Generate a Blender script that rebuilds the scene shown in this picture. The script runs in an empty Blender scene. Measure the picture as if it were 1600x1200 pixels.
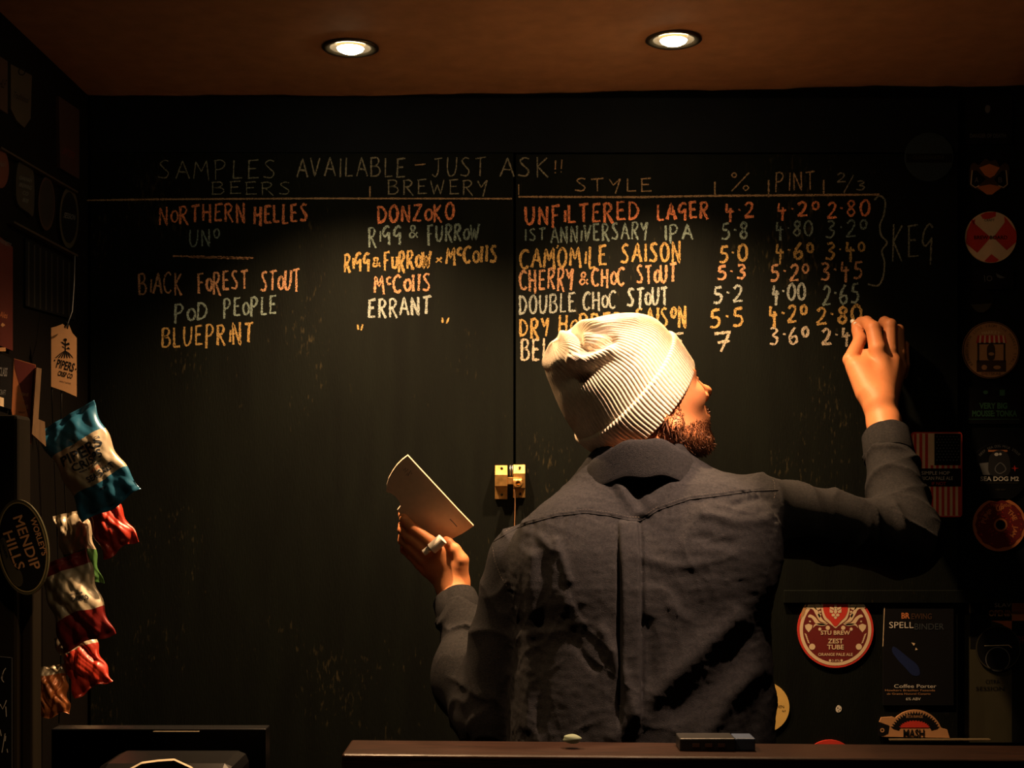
import bpy, bmesh, math, random
import numpy as np
from mathutils import Vector, Matrix
from mathutils.bvhtree import BVHTree
from mathutils.geometry import tessellate_polygon
random.seed(7)
rng = np.random.default_rng(7)
S = bpy.context.scene
C = S.collection
# ------------------------------------------------------------------ camera
F = 2200.0            # focal length in pixels of the 1600 x 1200 frame
CZ = 1.5              # lens height
HY = 780.0            # picture row of the horizon (lens shift)
WY = 2.75             # back wall
DY = 2.733            # front face of the chalkboard doors
cam_d = bpy.data.cameras.new('camera')
cam = bpy.data.objects.new('camera', cam_d); C.objects.link(cam)
cam.location = (0, 0, CZ); cam.rotation_euler = (math.pi/2, 0, 0)
cam_d.sensor_width = 36.0; cam_d.lens = 36.0*F/1600.0
cam_d.shift_y = (HY-600.0)/1600.0
cam_d.clip_start = 0.02; cam_d.clip_end = 30
S.camera = cam
# ------------------------------------------------------------------ world and exposure
W = bpy.data.worlds.new('world'); S.world = W; W.use_nodes = True
W.node_tree.nodes['Background'].inputs[0].default_value = (0.55, 0.72, 1.0, 1)
W.node_tree.nodes['Background'].inputs[1].default_value = 0.0015
S.view_settings.view_transform = 'Standard'; S.view_settings.look = 'None'
S.view_settings.gamma = 1.0; S.view_settings.use_curve_mapping = False
S.view_settings.exposure = 0.0
S.cycles.max_bounces = 6
WARM = (1.0, 0.60, 0.30)
LAMPS = [  # x, y, watts, half cone in degrees, reach from the ceiling
    (-0.28, 2.44, 92.0, 55.5), (0.28, 2.44, 92.0, 55.5),
    (-0.28, 1.88, 60.0, 38), (0.28, 1.88, 3.0, 36)]  # this pair is added out of view to light his back
CEIL = 2.285
def ceil_z(x, y):
    px = 800 + x*F/WY
    return CEIL + 0.0*y + max(0.0, min(1.0, (px-600)/800.0))*0.022 + 0.0012*math.sin(px*0.02)

def P(px, py, Y):
    return Vector(((px-800.0)*Y/F, Y, CZ-(py-HY)*Y/F))

# ------------------------------------------------------------------ materials
MATS = {}
def mat(name, col, rough=0.6, metal=0.0, vary=0.12, scale=60.0, bump=0.0, bscale=200.0, stretch=None, emit=None, alpha_grain=None, spec=0.4, sub=0.0, aniso_cols=None, scratch=False):
    if name in MATS: return MATS[name]
    m = bpy.data.materials.new(name); m.use_nodes = True
    nt = m.node_tree; N = nt.nodes; L = nt.links
    b = N['Principled BSDF']
    tc = N.new('ShaderNodeTexCoord'); mp = N.new('ShaderNodeMapping')
    L.new(tc.outputs['Object'], mp.inputs['Vector'])
    if stretch: mp.inputs['Scale'].default_value = stretch
    no = N.new('ShaderNodeTexNoise'); no.inputs['Scale'].default_value = scale; no.inputs['Detail'].default_value = 5
    L.new(mp.outputs[0], no.inputs['Vector'])
    r = N.new('ShaderNodeValToRGB')
    lo = [c*(1-vary) for c in col]; hi = [min(1, c*(1+vary)) for c in col]
    if aniso_cols: lo, hi = aniso_cols
    r.color_ramp.elements[0].position = 0.3; r.color_ramp.elements[1].position = 0.7
    r.color_ramp.elements[0].color = (*lo, 1); r.color_ramp.elements[1].color = (*hi, 1)
    L.new(no.outputs['Fac'], r.inputs['Fac'])
    if scratch:
        m2 = N.new('ShaderNodeMapping'); m2.inputs['Scale'].default_value = (190, 1, 55); L.new(tc.outputs['Object'], m2.inputs['Vector'])
        s1 = N.new('ShaderNodeTexNoise'); s1.inputs['Scale'].default_value = 1.0; s1.inputs['Detail'].default_value = 4; L.new(m2.outputs[0], s1.inputs['Vector'])
        s2 = N.new('ShaderNodeTexNoise'); s2.inputs['Scale'].default_value = 4.5; s2.inputs['Detail'].default_value = 2; L.new(tc.outputs['Object'], s2.inputs['Vector'])
        ad = N.new('ShaderNodeMath'); ad.operation = 'ADD'; L.new(s1.outputs['Fac'], ad.inputs[0]); L.new(s2.outputs['Fac'], ad.inputs[1])
        mr = N.new('ShaderNodeMapRange'); mr.inputs['From Min'].default_value = 1.24; mr.inputs['From Max'].default_value = 1.50; L.new(ad.outputs[0], mr.inputs['Value'])
        mx = N.new('ShaderNodeMix'); mx.data_type = 'RGBA'; L.new(mr.outputs['Result'], mx.inputs['Factor'])
        L.new(r.outputs['Color'], mx.inputs['A']); mx.inputs['B'].default_value = (0.050, 0.040, 0.018, 1)
        L.new(mx.outputs['Result'], b.inputs['Base Color'])
    else: L.new(r.outputs['Color'], b.inputs['Base Color'])
    b.inputs['Roughness'].default_value = rough; b.inputs['Metallic'].default_value = metal
    b.inputs['Specular IOR Level'].default_value = spec
    if sub:
        b.inputs['Subsurface Weight'].default_value = sub
        b.inputs['Subsurface Radius'].default_value = (1.0, 0.25, 0.1)
        b.inputs['Subsurface Scale'].default_value = 0.006
    if bump:
        n2 = N.new('ShaderNodeTexNoise'); n2.inputs['Scale'].default_value = bscale; n2.inputs['Detail'].default_value = 4
        L.new(mp.outputs[0], n2.inputs['Vector'])
        bm = N.new('ShaderNodeBump'); bm.inputs['Strength'].default_value = bump; bm.inputs['Distance'].default_value = 0.002
        L.new(n2.outputs['Fac'], bm.inputs['Height']); L.new(bm.outputs[0], b.inputs['Normal'])
    if emit:
        b.inputs['Emission Color'].default_value = (*emit[0], 1); b.inputs['Emission Strength'].default_value = emit[1]
    if alpha_grain is not None:
        n3 = N.new('ShaderNodeTexNoise'); n3.inputs['Scale'].default_value = 520; n3.inputs['Detail'].default_value = 3
        L.new(tc.outputs['Object'], n3.inputs['Vector'])
        r3 = N.new('ShaderNodeValToRGB'); r3.color_ramp.elements[0].position = alpha_grain-0.09; r3.color_ramp.elements[1].position = alpha_grain+0.05
        L.new(n3.outputs['Fac'], r3.inputs['Fac']); L.new(r3.outputs['Color'], b.inputs['Alpha'])
    MATS[name] = m
    return m

# ------------------------------------------------------------------ helpers
def link(o, parent=None):
    C.objects.link(o)
    if parent is not None:
        o.parent = parent
        o.matrix_parent_inverse = Matrix.Translation(parent.location).inverted() if parent.type == 'EMPTY' else parent.matrix_basis.inverted()
    return o
def tag(o, label=None, cat=None, group=None, kind=None):
    if label: o['label'] = label
    if cat: o['category'] = cat
    if group: o['group'] = group
    if kind: o['kind'] = kind
    return o
def empty(name, loc, label, cat, group=None):
    o = bpy.data.objects.new(name, None); o.empty_display_size = 0.02; C.objects.link(o); o.location = loc
    return tag(o, label, cat, group)
def mesh_obj(name, verts, faces, m, parent=None, smooth=False):
    me = bpy.data.meshes.new(name); me.from_pydata([tuple(v) for v in verts], [], faces); me.update()
    if smooth: me.polygons.foreach_set('use_smooth', [True]*len(me.polygons))
    if m: me.materials.append(m)
    return link(bpy.data.objects.new(name, me), parent)
def np_obj(name, v, q, m, parent=None, smooth=True):
    me = bpy.data.meshes.new(name)
    me.vertices.add(len(v)); me.vertices.foreach_set('co', v.astype(np.float32).ravel())
    k = q.shape[1]
    me.loops.add(q.size); me.loops.foreach_set('vertex_index', q.astype(np.int32).ravel())
    me.polygons.add(len(q)); me.polygons.foreach_set('loop_start', np.arange(0, q.size, k, dtype=np.int32))
    me.update(calc_edges=True); me.validate()
    me.polygons.foreach_set('use_smooth', [smooth]*len(me.polygons))
    if m: me.materials.append(m)
    return link(bpy.data.objects.new(name, me), parent)
def bm_obj(name, bm, m, parent=None, smooth=False, bevel=0.0, seg=2):
    bmesh.ops.recalc_face_normals(bm, faces=bm.faces)
    me = bpy.data.meshes.new(name); bm.to_mesh(me); bm.free()
    if smooth: me.polygons.foreach_set('use_smooth', [True]*len(me.polygons))
    if m: me.materials.append(m)
    o = link(bpy.data.objects.new(name, me), parent)
    if bevel:
        md = o.modifiers.new('edge', 'BEVEL'); md.width = bevel; md.segments = seg; md.limit_method = 'ANGLE'
    return o
def add_box(bm, x0, x1, y0, y1, z0, z1):
    vs = [bm.verts.new((x, y, z)) for x in (x0, x1) for y in (y0, y1) for z in (z0, z1)]
    for f in ((0,1,3,2),(4,6,7,5),(0,4,5,1),(2,3,7,6),(0,2,6,4),(1,5,7,3)): bm.faces.new([vs[i] for i in f])
    return vs
def box(name, x0, x1, y0, y1, z0, z1, m, parent=None, bevel=0.0):
    bm = bmesh.new(); add_box(bm, x0, x1, y0, y1, z0, z1)
    return bm_obj(name, bm, m, parent, bevel=bevel)
def tube_data(pts, rads, n=12, caps=True):
    pts = [Vector(p) for p in pts]; V = []; Fs = []
    t0 = (pts[1]-pts[0]).normalized(); ref = t0.orthogonal().normalized()
    for i, p in enumerate(pts):
        t = (pts[min(i+1, len(pts)-1)]-pts[max(i-1, 0)]).normalized()
        ref = (ref-t*ref.dot(t)).normalized(); bi = t.cross(ref)
        r = rads[i] if hasattr(rads, '__len__') else rads
        for k in range(n):
            a = 2*math.pi*k/n; V.append(p+ref*math.cos(a)*r+bi*math.sin(a)*r)
    for i in range(len(pts)-1):
        for k in range(n):
            Fs.append((i*n+k, i*n+(k+1) % n, (i+1)*n+(k+1) % n, (i+1)*n+k))
    if caps:
        Fs.append(tuple(range(n-1, -1, -1))); Fs.append(tuple((len(pts)-1)*n+k for k in range(n)))
    return V, Fs
def tube(name, pts, rads, m, parent=None, n=12):
    V, Fs = tube_data(pts, rads, n); return mesh_obj(name, V, Fs, m, parent, smooth=True)
def lathe(name, prof, centre, m, parent=None, n=48, axis='Z'):
    V = []; Fs = []
    for (r, z) in prof:
        for k in range(n):
            a = 2*math.pi*k/n
            if axis == 'Z': V.append((centre[0]+r*math.cos(a), centre[1]+r*math.sin(a), centre[2]+z))
            else: V.append((centre[0]+r*math.cos(a), centre[1]+z, centre[2]+r*math.sin(a)))
    for i in range(len(prof)-1):
        for k in range(n): Fs.append((i*n+k, i*n+(k+1) % n, (i+1)*n+(k+1) % n, (i+1)*n+k))
    return mesh_obj(name, V, Fs, m, parent, smooth=True)
def catmull(pts, n=6, closed=False):
    out = []; k = len(pts)
    rngk = range(k) if closed else range(k-1)
    for i in rngk:
        if closed: p = [pts[(i+j-1) % k] for j in range(4)]
        else: p = [pts[max(i-1, 0)], pts[i], pts[i+1], pts[min(i+2, k-1)]]
        for s in range(n):
            t = s/n
            out.append(tuple(0.5*((2*p[1][c])+(-p[0][c]+p[2][c])*t+(2*p[0][c]-5*p[1][c]+4*p[2][c]-p[3][c])*t*t+(-p[0][c]+3*p[1][c]-3*p[2][c]+p[3][c])*t**3) for c in range(len(p[0]))))
    if not closed: out.append(tuple(pts[-1]))
    return out

# ------------------------------------------------------------------ lamps (recessed downlights in view, plus added ones out of view)
M_lens = mat('glowing_lens', (1, 0.9, 0.7), emit=((1.0, 0.78, 0.45), 60.0), vary=0)
M_trim = mat('bronze_trim', (0.10, 0.085, 0.06), 0.3, 0.8, scale=30)
M_refl = mat('dark_baffle', (0.025, 0.020, 0.015), 0.7, 0.0)
def downlight(x, y, watts, half, label):
    z = ceil_z(x, y)
    t = empty('ceiling_downlight', (x, y, z), label, 'light', 'recessed ceiling downlights')
    lathe('trim_ring', [(0.0455, 0.0005), (0.0485, -0.0005), (0.049, -0.003), (0.046, -0.0048), (0.037, -0.0035), (0.0345, 0.0)], (x, y, z), M_trim, t)
    lathe('reflector', [(0.0355, -0.002), (0.033, 0.003), (0.028, 0.005), (0.0235, 0.004)], (x, y, z), M_refl, t)
    lathe('lens', [(0.0235, 0.003), (0.0215, 0.0), (0.015, -0.0035), (0.008, -0.0052), (0.0001, -0.0058)], (x, y, z-0.006), M_lens, t)
    ld = bpy.data.lights.new('lamp', 'SPOT'); ld.energy = watts; ld.color = WARM
    ld.spot_size = math.radians(2*half); ld.spot_blend = 1.0; ld.shadow_soft_size = 0.014
    lo = bpy.data.objects.new('lamp', ld); link(lo, t); lo.location = (x, y, z-0.024)
    lo.matrix_parent_inverse = Matrix.Translation((-x, -y, -z))
    return t
for (x, y, w_, h_), lb in zip(LAMPS, ['recessed ceiling downlight on the left, glowing above the brewery column',
        'recessed ceiling downlight on the right, glowing above the man in the beanie',
        'added unseen ceiling downlight over the customer side, left, lighting his back',
        'added unseen ceiling downlight over the customer side, right, very weak']):
    downlight(x, y, w_, h_, lb)

def added_spot(pos, aim, watts, half, label):  # spotlight added above the frame to light his back and beanie
    pos = Vector(pos); d = (Vector(aim)-pos).normalized(); z = ceil_z(pos.x, pos.y)
    t = empty('added_spotlight', (pos.x, pos.y, z), label, 'light')
    lathe('mount_plate', [(0.0001, 0.0), (0.035, 0.0), (0.035, -0.008), (0.0001, -0.008)], (pos.x, pos.y, z), M_trim, t, 32)
    tube('arm', [(pos.x, pos.y, z-0.008), tuple(pos-d*0.035)], 0.006, M_trim, t)
    Vv, Ff = tube_data([pos-d*0.07, pos-d*0.066, pos-d*0.01, pos+d*0.004], [0.022, 0.028, 0.030, 0.031], 32, False)
    mesh_obj('shade', Vv, Ff, M_trim, t, smooth=True)
    Vv, Ff = tube_data([pos-d*0.014, pos-d*0.010], [0.026, 0.020], 24); mesh_obj('lens', Vv, Ff, M_lens, t)
    ld = bpy.data.lights.new('lamp', 'SPOT'); ld.energy = watts; ld.color = WARM_S; ld.spot_size = math.radians(2*half); ld.spot_blend = 1.0; ld.shadow_soft_size = 0.010
    lo = bpy.data.objects.new('lamp', ld); link(lo, t); lo.matrix_parent_inverse = Matrix.Translation((-pos.x, -pos.y, -z))
    lo.location = pos+d*0.006; lo.rotation_euler = d.to_track_quat('-Z', 'Y').to_euler()
WARM_S = (1.0, 0.62, 0.40)
added_spot((0.46, 1.93, 2.238), (0.16, 2.2, 1.44), 155.0, 20, 'added unseen spotlight over the customer side, aimed at his back and beanie')
# ------------------------------------------------------------------ structure
M_board = mat('chalkboard_paint', (0.013, 0.0155, 0.010), 0.72, vary=0.4, scale=9, bump=0.25, bscale=120, stretch=(3.2, 1, 0.5), spec=0.13,
              aniso_cols=((0.0012, 0.0021, 0.0013), (0.0030, 0.0046, 0.0028)), scratch=True)
M_wall = mat('dark_wall_paint', (0.005, 0.006, 0.007), 0.85, scale=12, bump=0.2, spec=0.08)
M_ceil = mat('brown_ceiling_paint', (0.36, 0.19, 0.10), 0.85, vary=0.12, scale=25, bump=0.15, bscale=350)
M_floor = mat('dark_floor', (0.02, 0.014, 0.01), 0.7, scale=6)
M_sidewall = mat('dark_side_boarding', (0.004, 0.003, 0.002), 0.8, scale=10, stretch=(1, 1, 0.3), bump=0.2, spec=0.08)
LX = -0.825
def struct(o): o['kind'] = 'structure'; return o
struct(box('wall_back', LX-0.05, 2.2, WY, WY+0.1, 0, 2.4, M_wall))
struct(box('wall_left', LX-0.08, LX, -0.6, WY+0.1, 0, 2.4, M_sidewall))
struct(box('wall_right', 2.2, 2.3, -0.6, WY+0.1, 0, 2.4, M_wall))
struct(box('wall_front', LX-0.08, 2.3, -0.7, -0.6, 0, 2.4, M_wall))
struct(box('floor', LX-0.08, 2.3, -0.7, WY+0.1, -0.1, 0, M_floor))
nx, ny = 90, 10
V = []; Fs = []
hole = [(x, y) for x, y, _, _ in LAMPS]
for layer in (0, 0.12):
    for i in range(nx+1):
        for j in range(ny+1):
            x = LX-0.05+i*(2.3-LX+0.05)/nx; y = -0.65+j*(WY+0.05+0.65)/ny
            V.append((x, y, ceil_z(x, y)+layer + (0.0009*math.sin(i*1.7)+0.0006*math.sin(i*3.1+1) if j == ny else 0)))
M0 = (nx+1)*(ny+1)
# ceiling built as a grid; the downlights sit in round recesses cut with a boolean
for i in range(nx):
    for j in range(ny):
        a = i*(ny+1)+j; Fs.append((a, a+1, a+ny+2, a+ny+1)); Fs.append((M0+a, M0+a+ny+1, M0+a+ny+2, M0+a+1))
for i in range(nx):
    a = i*(ny+1); b = a+ny
    Fs.append((a, a+ny+1, M0+a+ny+1, M0+a)); Fs.append((b, M0+b, M0+b+ny+1, b+ny+1))
for j in range(ny):
    a = j; b = nx*(ny+1)+j
    Fs.append((a, M0+a, M0+a+1, a+1)); Fs.append((b, b+1, M0+b+1, M0+b))
ceiling = mesh_obj('ceiling', V, Fs, M_ceil)
cb = bmesh.new()
for (x, y) in hole:
    bmesh.ops.create_cone(cb, cap_ends=True, segments=40, radius1=0.0452, radius2=0.0452, depth=0.09, matrix=Matrix.Translation((x, y, ceil_z(x, y)+0.025)))
cut = bm_obj('cutter', cb, None)
md = ceiling.modifiers.new('holes', 'BOOLEAN'); md.object = cut; md.operation = 'DIFFERENCE'; md.solver = 'EXACT'
dg = bpy.context.evaluated_depsgraph_get()
me2 = bpy.data.meshes.new_from_object(ceiling.evaluated_get(dg))
ceiling.modifiers.clear(); ceiling.data = me2
bpy.data.objects.remove(cut)
struct(ceiling)

# chalkboard doors: two leaves meeting at the seam
def X_at(px, Y): return (px-800)*Y/F
def Z_at(py, Y): return CZ-(py-HY)*Y/F
seam = X_at(804, DY)
zt = Z_at(239, DY); zb = 0.04
door_l = struct(box('door_1', X_at(141, DY), seam-0.0022, DY, WY-0.001, zb, zt, M_board, bevel=0.0012))
door_r = struct(box('door_2', seam+0.0022, X_at(1497, DY), DY, WY-0.001, zb, zt-0.002, M_board, bevel=0.0012))
struct(box('trim_1', X_at(141, DY), X_at(1497, DY), DY+0.0006, WY-0.0005, zt+0.0012, CEIL-0.006, mat('navy_board_paint', (0.006, 0.008, 0.011), 0.8, scale=20, bump=0.2, spec=0.1)))
struct(box('arm_shadow_strip', X_at(1224, DY), 1.6, DY-0.007, DY-0.0002, Z_at(942, DY), Z_at(922, DY), M_board, bevel=0.001))  # dark strip standing in for the arm's shadow edge across the badge tops

# ------------------------------------------------------------------ chalk lettering
G = {
'A': ['0,0 4,10 8,0', '1.5,4 6.5,3.6'], 'B': ['0.6,0 0.6,10', '~0,9.6 5,9.8 6.2,7.6 4,5.6 0.8,5.2 5.5,5 7.2,2.6 5,0.2 0,0'],
'C': ['~7,8.6 5,10 1.6,8.4 0.2,5 1.6,1 4.6,0 7,1.4'], 'D': ['0.8,0 0.8,10', '~0,9.8 4.4,9.4 7.4,5.4 5,1.2 0,0'],
'E': ['0.8,0 0.8,10', '0,9.6 6.2,10.2', '0.8,5.2 5,5.4', '0.2,0 6.6,0.3'], 'F': ['1,-1 1,9.8', '0,9.6 6.4,10.3', '1,5.2 5,5.4'],
'G': ['~6.4,9 4,10 1,8 0.2,5 2.4,3.8 6,6', '6,6.2 6,-1.5'], 'H': ['0.6,0 0.6,10', '6.4,-1 6.4,10', '0.6,5.2 6.4,5.2'],
'I': ['1.5,0 1.7,10'], 'J': ['~4.4,9.4 4.2,3 2.4,0 0,1.2', '1.6,9.4 7,10'], 'K': ['0.8,-1 0.8,10', '6.4,9.6 1,4.8 6.8,-1'],
'L': ['0.8,10 0.8,0 6,0.3'], 'M': ['0.2,0 1.4,9.6 4.6,4 7.6,10 9,-1'], 'N': ['0.6,0 0.6,9.8 6.6,0 6.6,10.4'],
'O': ['~3.6,10 1.2,8.4 0.2,4.8 1.6,0.9 4.2,0.1 6.6,2.6 6.8,7 4.8,9.8 2.8,9.7'], 'P': ['0.8,-1 0.8,10', '~0,9.4 4,10 6.4,8 4.4,5.2 0.8,4.6'],
'R': ['0.8,-0.6 0.8,10', '~0,9.4 4,10 6.2,8 4.2,5.4 0.9,5', '2.4,5 7.2,-1'], 'S': ['~6.2,9.4 3.6,10 1.2,8.2 3.4,5.6 6,3 4.4,0.3 0,0.8'],
'T': ['3.6,0 3.6,9.8', '0,9.5 7.4,10.3'], 'U': ['~0.4,10 0.4,4 2,0.2 5,0.6 6.6,4 6.8,10'], 'V': ['0,10 3,0 6.8,10'],
'W': ['0,9.6 2.2,0 4.6,7 6.8,0 9.4,10.2'], 'Y': ['0,9.8 2.6,5 6.2,9.8', '6.6,10 4,-1.5'], 'Z': ['0,9.6 6.4,10 0.4,0.2 7,0'],
'&': ['~7,0 2,6.6 2.4,9.6 4.8,9 4,6 0.6,2.4 2.6,0 6.8,4.2'], '-': ['0,5 7,5.6'], '!': ['1,3 1.2,10', '1,0 1,1'], '"': ['1,2 0.6,10', '4.4,1 6.2,10'],
'0': ['~3.6,10 1.2,8.4 0.2,4.8 1.6,0.9 4.2,0.1 6.6,2.6 6.8,7 4.8,9.8 2.8,9.7'], '1': ['1,0 1.2,10'],
'2': ['~0.4,8 3,10 5.8,8.4 4.4,4.6 0.2,0.2', '0,0 7,0.6'], '3': ['~0.8,9.4 4,10 5.8,8 2.6,5.4 6,3.6 4.2,0.2 0,0.6'],
'4': ['1.4,10 0.8,4.4 6.6,5', '4.2,7 4,-2.5'], '5': ['1.4,9.4 6.2,10', '1.6,9.2 1.2,5.6', '~1.2,5.6 5,5.4 6,2.6 3.6,0.2 0,0.4'],
'6': ['~4.8,10 1.4,6 0.4,2.4 2.8,0 6,1.8 5,4.6 1,3.6'], '7': ['0,9 6.4,10 2.4,0', '1.2,4.6 6,5.4'],
'8': ['~5.6,9 3,10 1,8 3.4,5.4 6,2.6 3.6,0 0.6,2.4 3.4,5.4 5.8,7.8 5,9.4'], '/': ['0,-1 6,10'],
'%': ['~1.4,10 0.4,8.6 1.6,7.4 2.8,8.6 1.6,10', '0.6,0 9,10', '~7.6,3.2 6.4,1.8 7.6,0.4 9,1.8 7.8,3.2'], 'x': ['0,1 5,8', '0.6,7.6 5,1'],
'.': ['0.6,5.2 1,6.2']}
WID = {'L': 7.2, 'E': 7.6, 'F': 7.6, 'I': 3.2, 'i': 2.4, '!': 3.2, '.': 3.2, 'M': 10.4, 'W': 11, '1': 3.4, 'l': 2.8, '%': 11, 'm': 8}
def glyph(ch):
    """strokes, width, height scale, baseline lift"""
    if ch == '\u00b0': return G['O'], 5.6, 0.52, 4.2
    if ch == '^': return G['C'], 4.6, 0.42, 5.0
    if ch == 'l': return ['1.2,0 1.4,10'], 3.4, 1.0, 0
    if ch == 'x': return G['x'], 7, 0.6, 0
    if ch.islower(): return G[ch.upper()], WID.get(ch, 6.6), 0.66, 0.4
    return G[ch], WID.get(ch, 8.6), 1.0, 0
CH = {}
def chalk_mat(key):
    cols = {'red': (1.0, 0.33, 0.15), 'teal': (0.36, 0.48, 0.44), 'yellow': (0.95, 0.62, 0.22), 'peach': (0.95, 0.52, 0.28),
            'pale': (0.62, 0.70, 0.66), 'cream': (0.9, 0.78, 0.60), 'thin': (0.40, 0.36, 0.26), 'line': (0.62, 0.40, 0.22), 'grey': (0.34, 0.34, 0.25)}
    if key not in CH: CH[key] = mat('chalk_'+key, tuple(c*({'red': 0.9, 'teal': 0.6, 'yellow': 0.5}.get(key, 0.55) if key not in ('thin', 'line', 'grey') else 0.75) for c in cols[key]), 0.95, vary=0.15, scale=160, alpha_grain=0.44 if key not in ('thin', 'line', 'grey') else 0.43, spec=0.1)
    return CH[key]
def ribbon(V, Fs, pts, w, Y, jit=0.35):
    pts = [Vector((a, b)) for a, b in pts]
    # resample for a slightly unsteady chalk edge
    rs = [pts[0]]
    for a, b in zip(pts, pts[1:]):
        n = max(1, int((b-a).length/2.2))
        for k in range(1, n+1): rs.append(a.lerp(b, k/n))
    n0 = len(V)
    for i, p in enumerate(rs):
        t = (rs[min(i+1, len(rs)-1)]-rs[max(i-1, 0)])
        if t.length < 1e-6: t = Vector((1, 0))
        t.normalize(); nrm = Vector((-t.y, t.x))
        ww = w*0.5*(1+random.uniform(-jit, jit))
        for s in (-1, 1):
            q = p+nrm*s*ww; V.append(P(q.x, q.y, Y))
    for i in range(len(rs)-1):
        a = n0+2*i; Fs.append((a, a+1, a+3, a+2))
def ch_ok(c): return c in 'RNHPAFTKMLI'
def word(text, x0, x1, y0, y1, key, w=3.4, slope=0.0, slant=0.0, name='chalk_word'):
    """text set in the box x0..x1, y0 (top) .. y1 (base), picture pixels on the door plane"""
    gl = [glyph(c) if c != ' ' else None for c in text]
    tot = sum((g[1]*(0.86 if g[2] < 1 and text[i] not in '\u00b0^' else 1) if g else 6) for i, g in enumerate(gl)) + 1.7*(len(text)-1)
    k = (x1-x0)/max(tot-1.4, 1); x = x0; H = (y1-y0)/10.0
    V = []; Fs = []
    for i, g in enumerate(gl):
        if g is None: x += 6*k; continue
        st, wd, hs, lift = g
        sx = k*(0.86 if hs < 1 and text[i] not in '\u00b0^' else 1.0)
        if text[i] in '\u00b0^': sx = k*wd/8.6
        dy = random.uniform(-0.4, 0.4)*H; tail = random.choice((1.0, 1.0, 1.04, 1.16)) if ch_ok(text[i]) and w > 3 else 1.0; dx = random.uniform(-0.15, 0.15)*k; sh = random.uniform(-0.03, 0.05)+slant
        for s in st:
            cur = s[0] == '~'
            p = [tuple(float(c) for c in q.split(',')) for q in s.lstrip('~').split()]
            if cur: p = catmull(p, 5)
            pp = []
            for (a, b) in p:
                yy = y1 - ((b-10)*hs*tail+10*hs+lift)*H + dy + slope*(x-x0)
                pp.append((x+dx+a*sx+(b*hs)*H*sh, yy))
            off = 0.0006+0.0001*random.random()
            ribbon(V, Fs, pp, w*random.uniform(0.85, 1.12), DY-off)
            if w > 3 and random.random() < 0.25:
                ribbon(V, Fs, [(a+1.2, b+0.8) for a, b in pp], w*0.6, DY-off-0.0001)
        x += (wd*(0.86 if hs < 1 and text[i] not in '\u00b0^' else 1)+1.7)*k
    par = door_l if (x0+x1)/2 < 804 else door_r
    return mesh_obj(name, V, Fs, chalk_mat(key), par)
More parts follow.
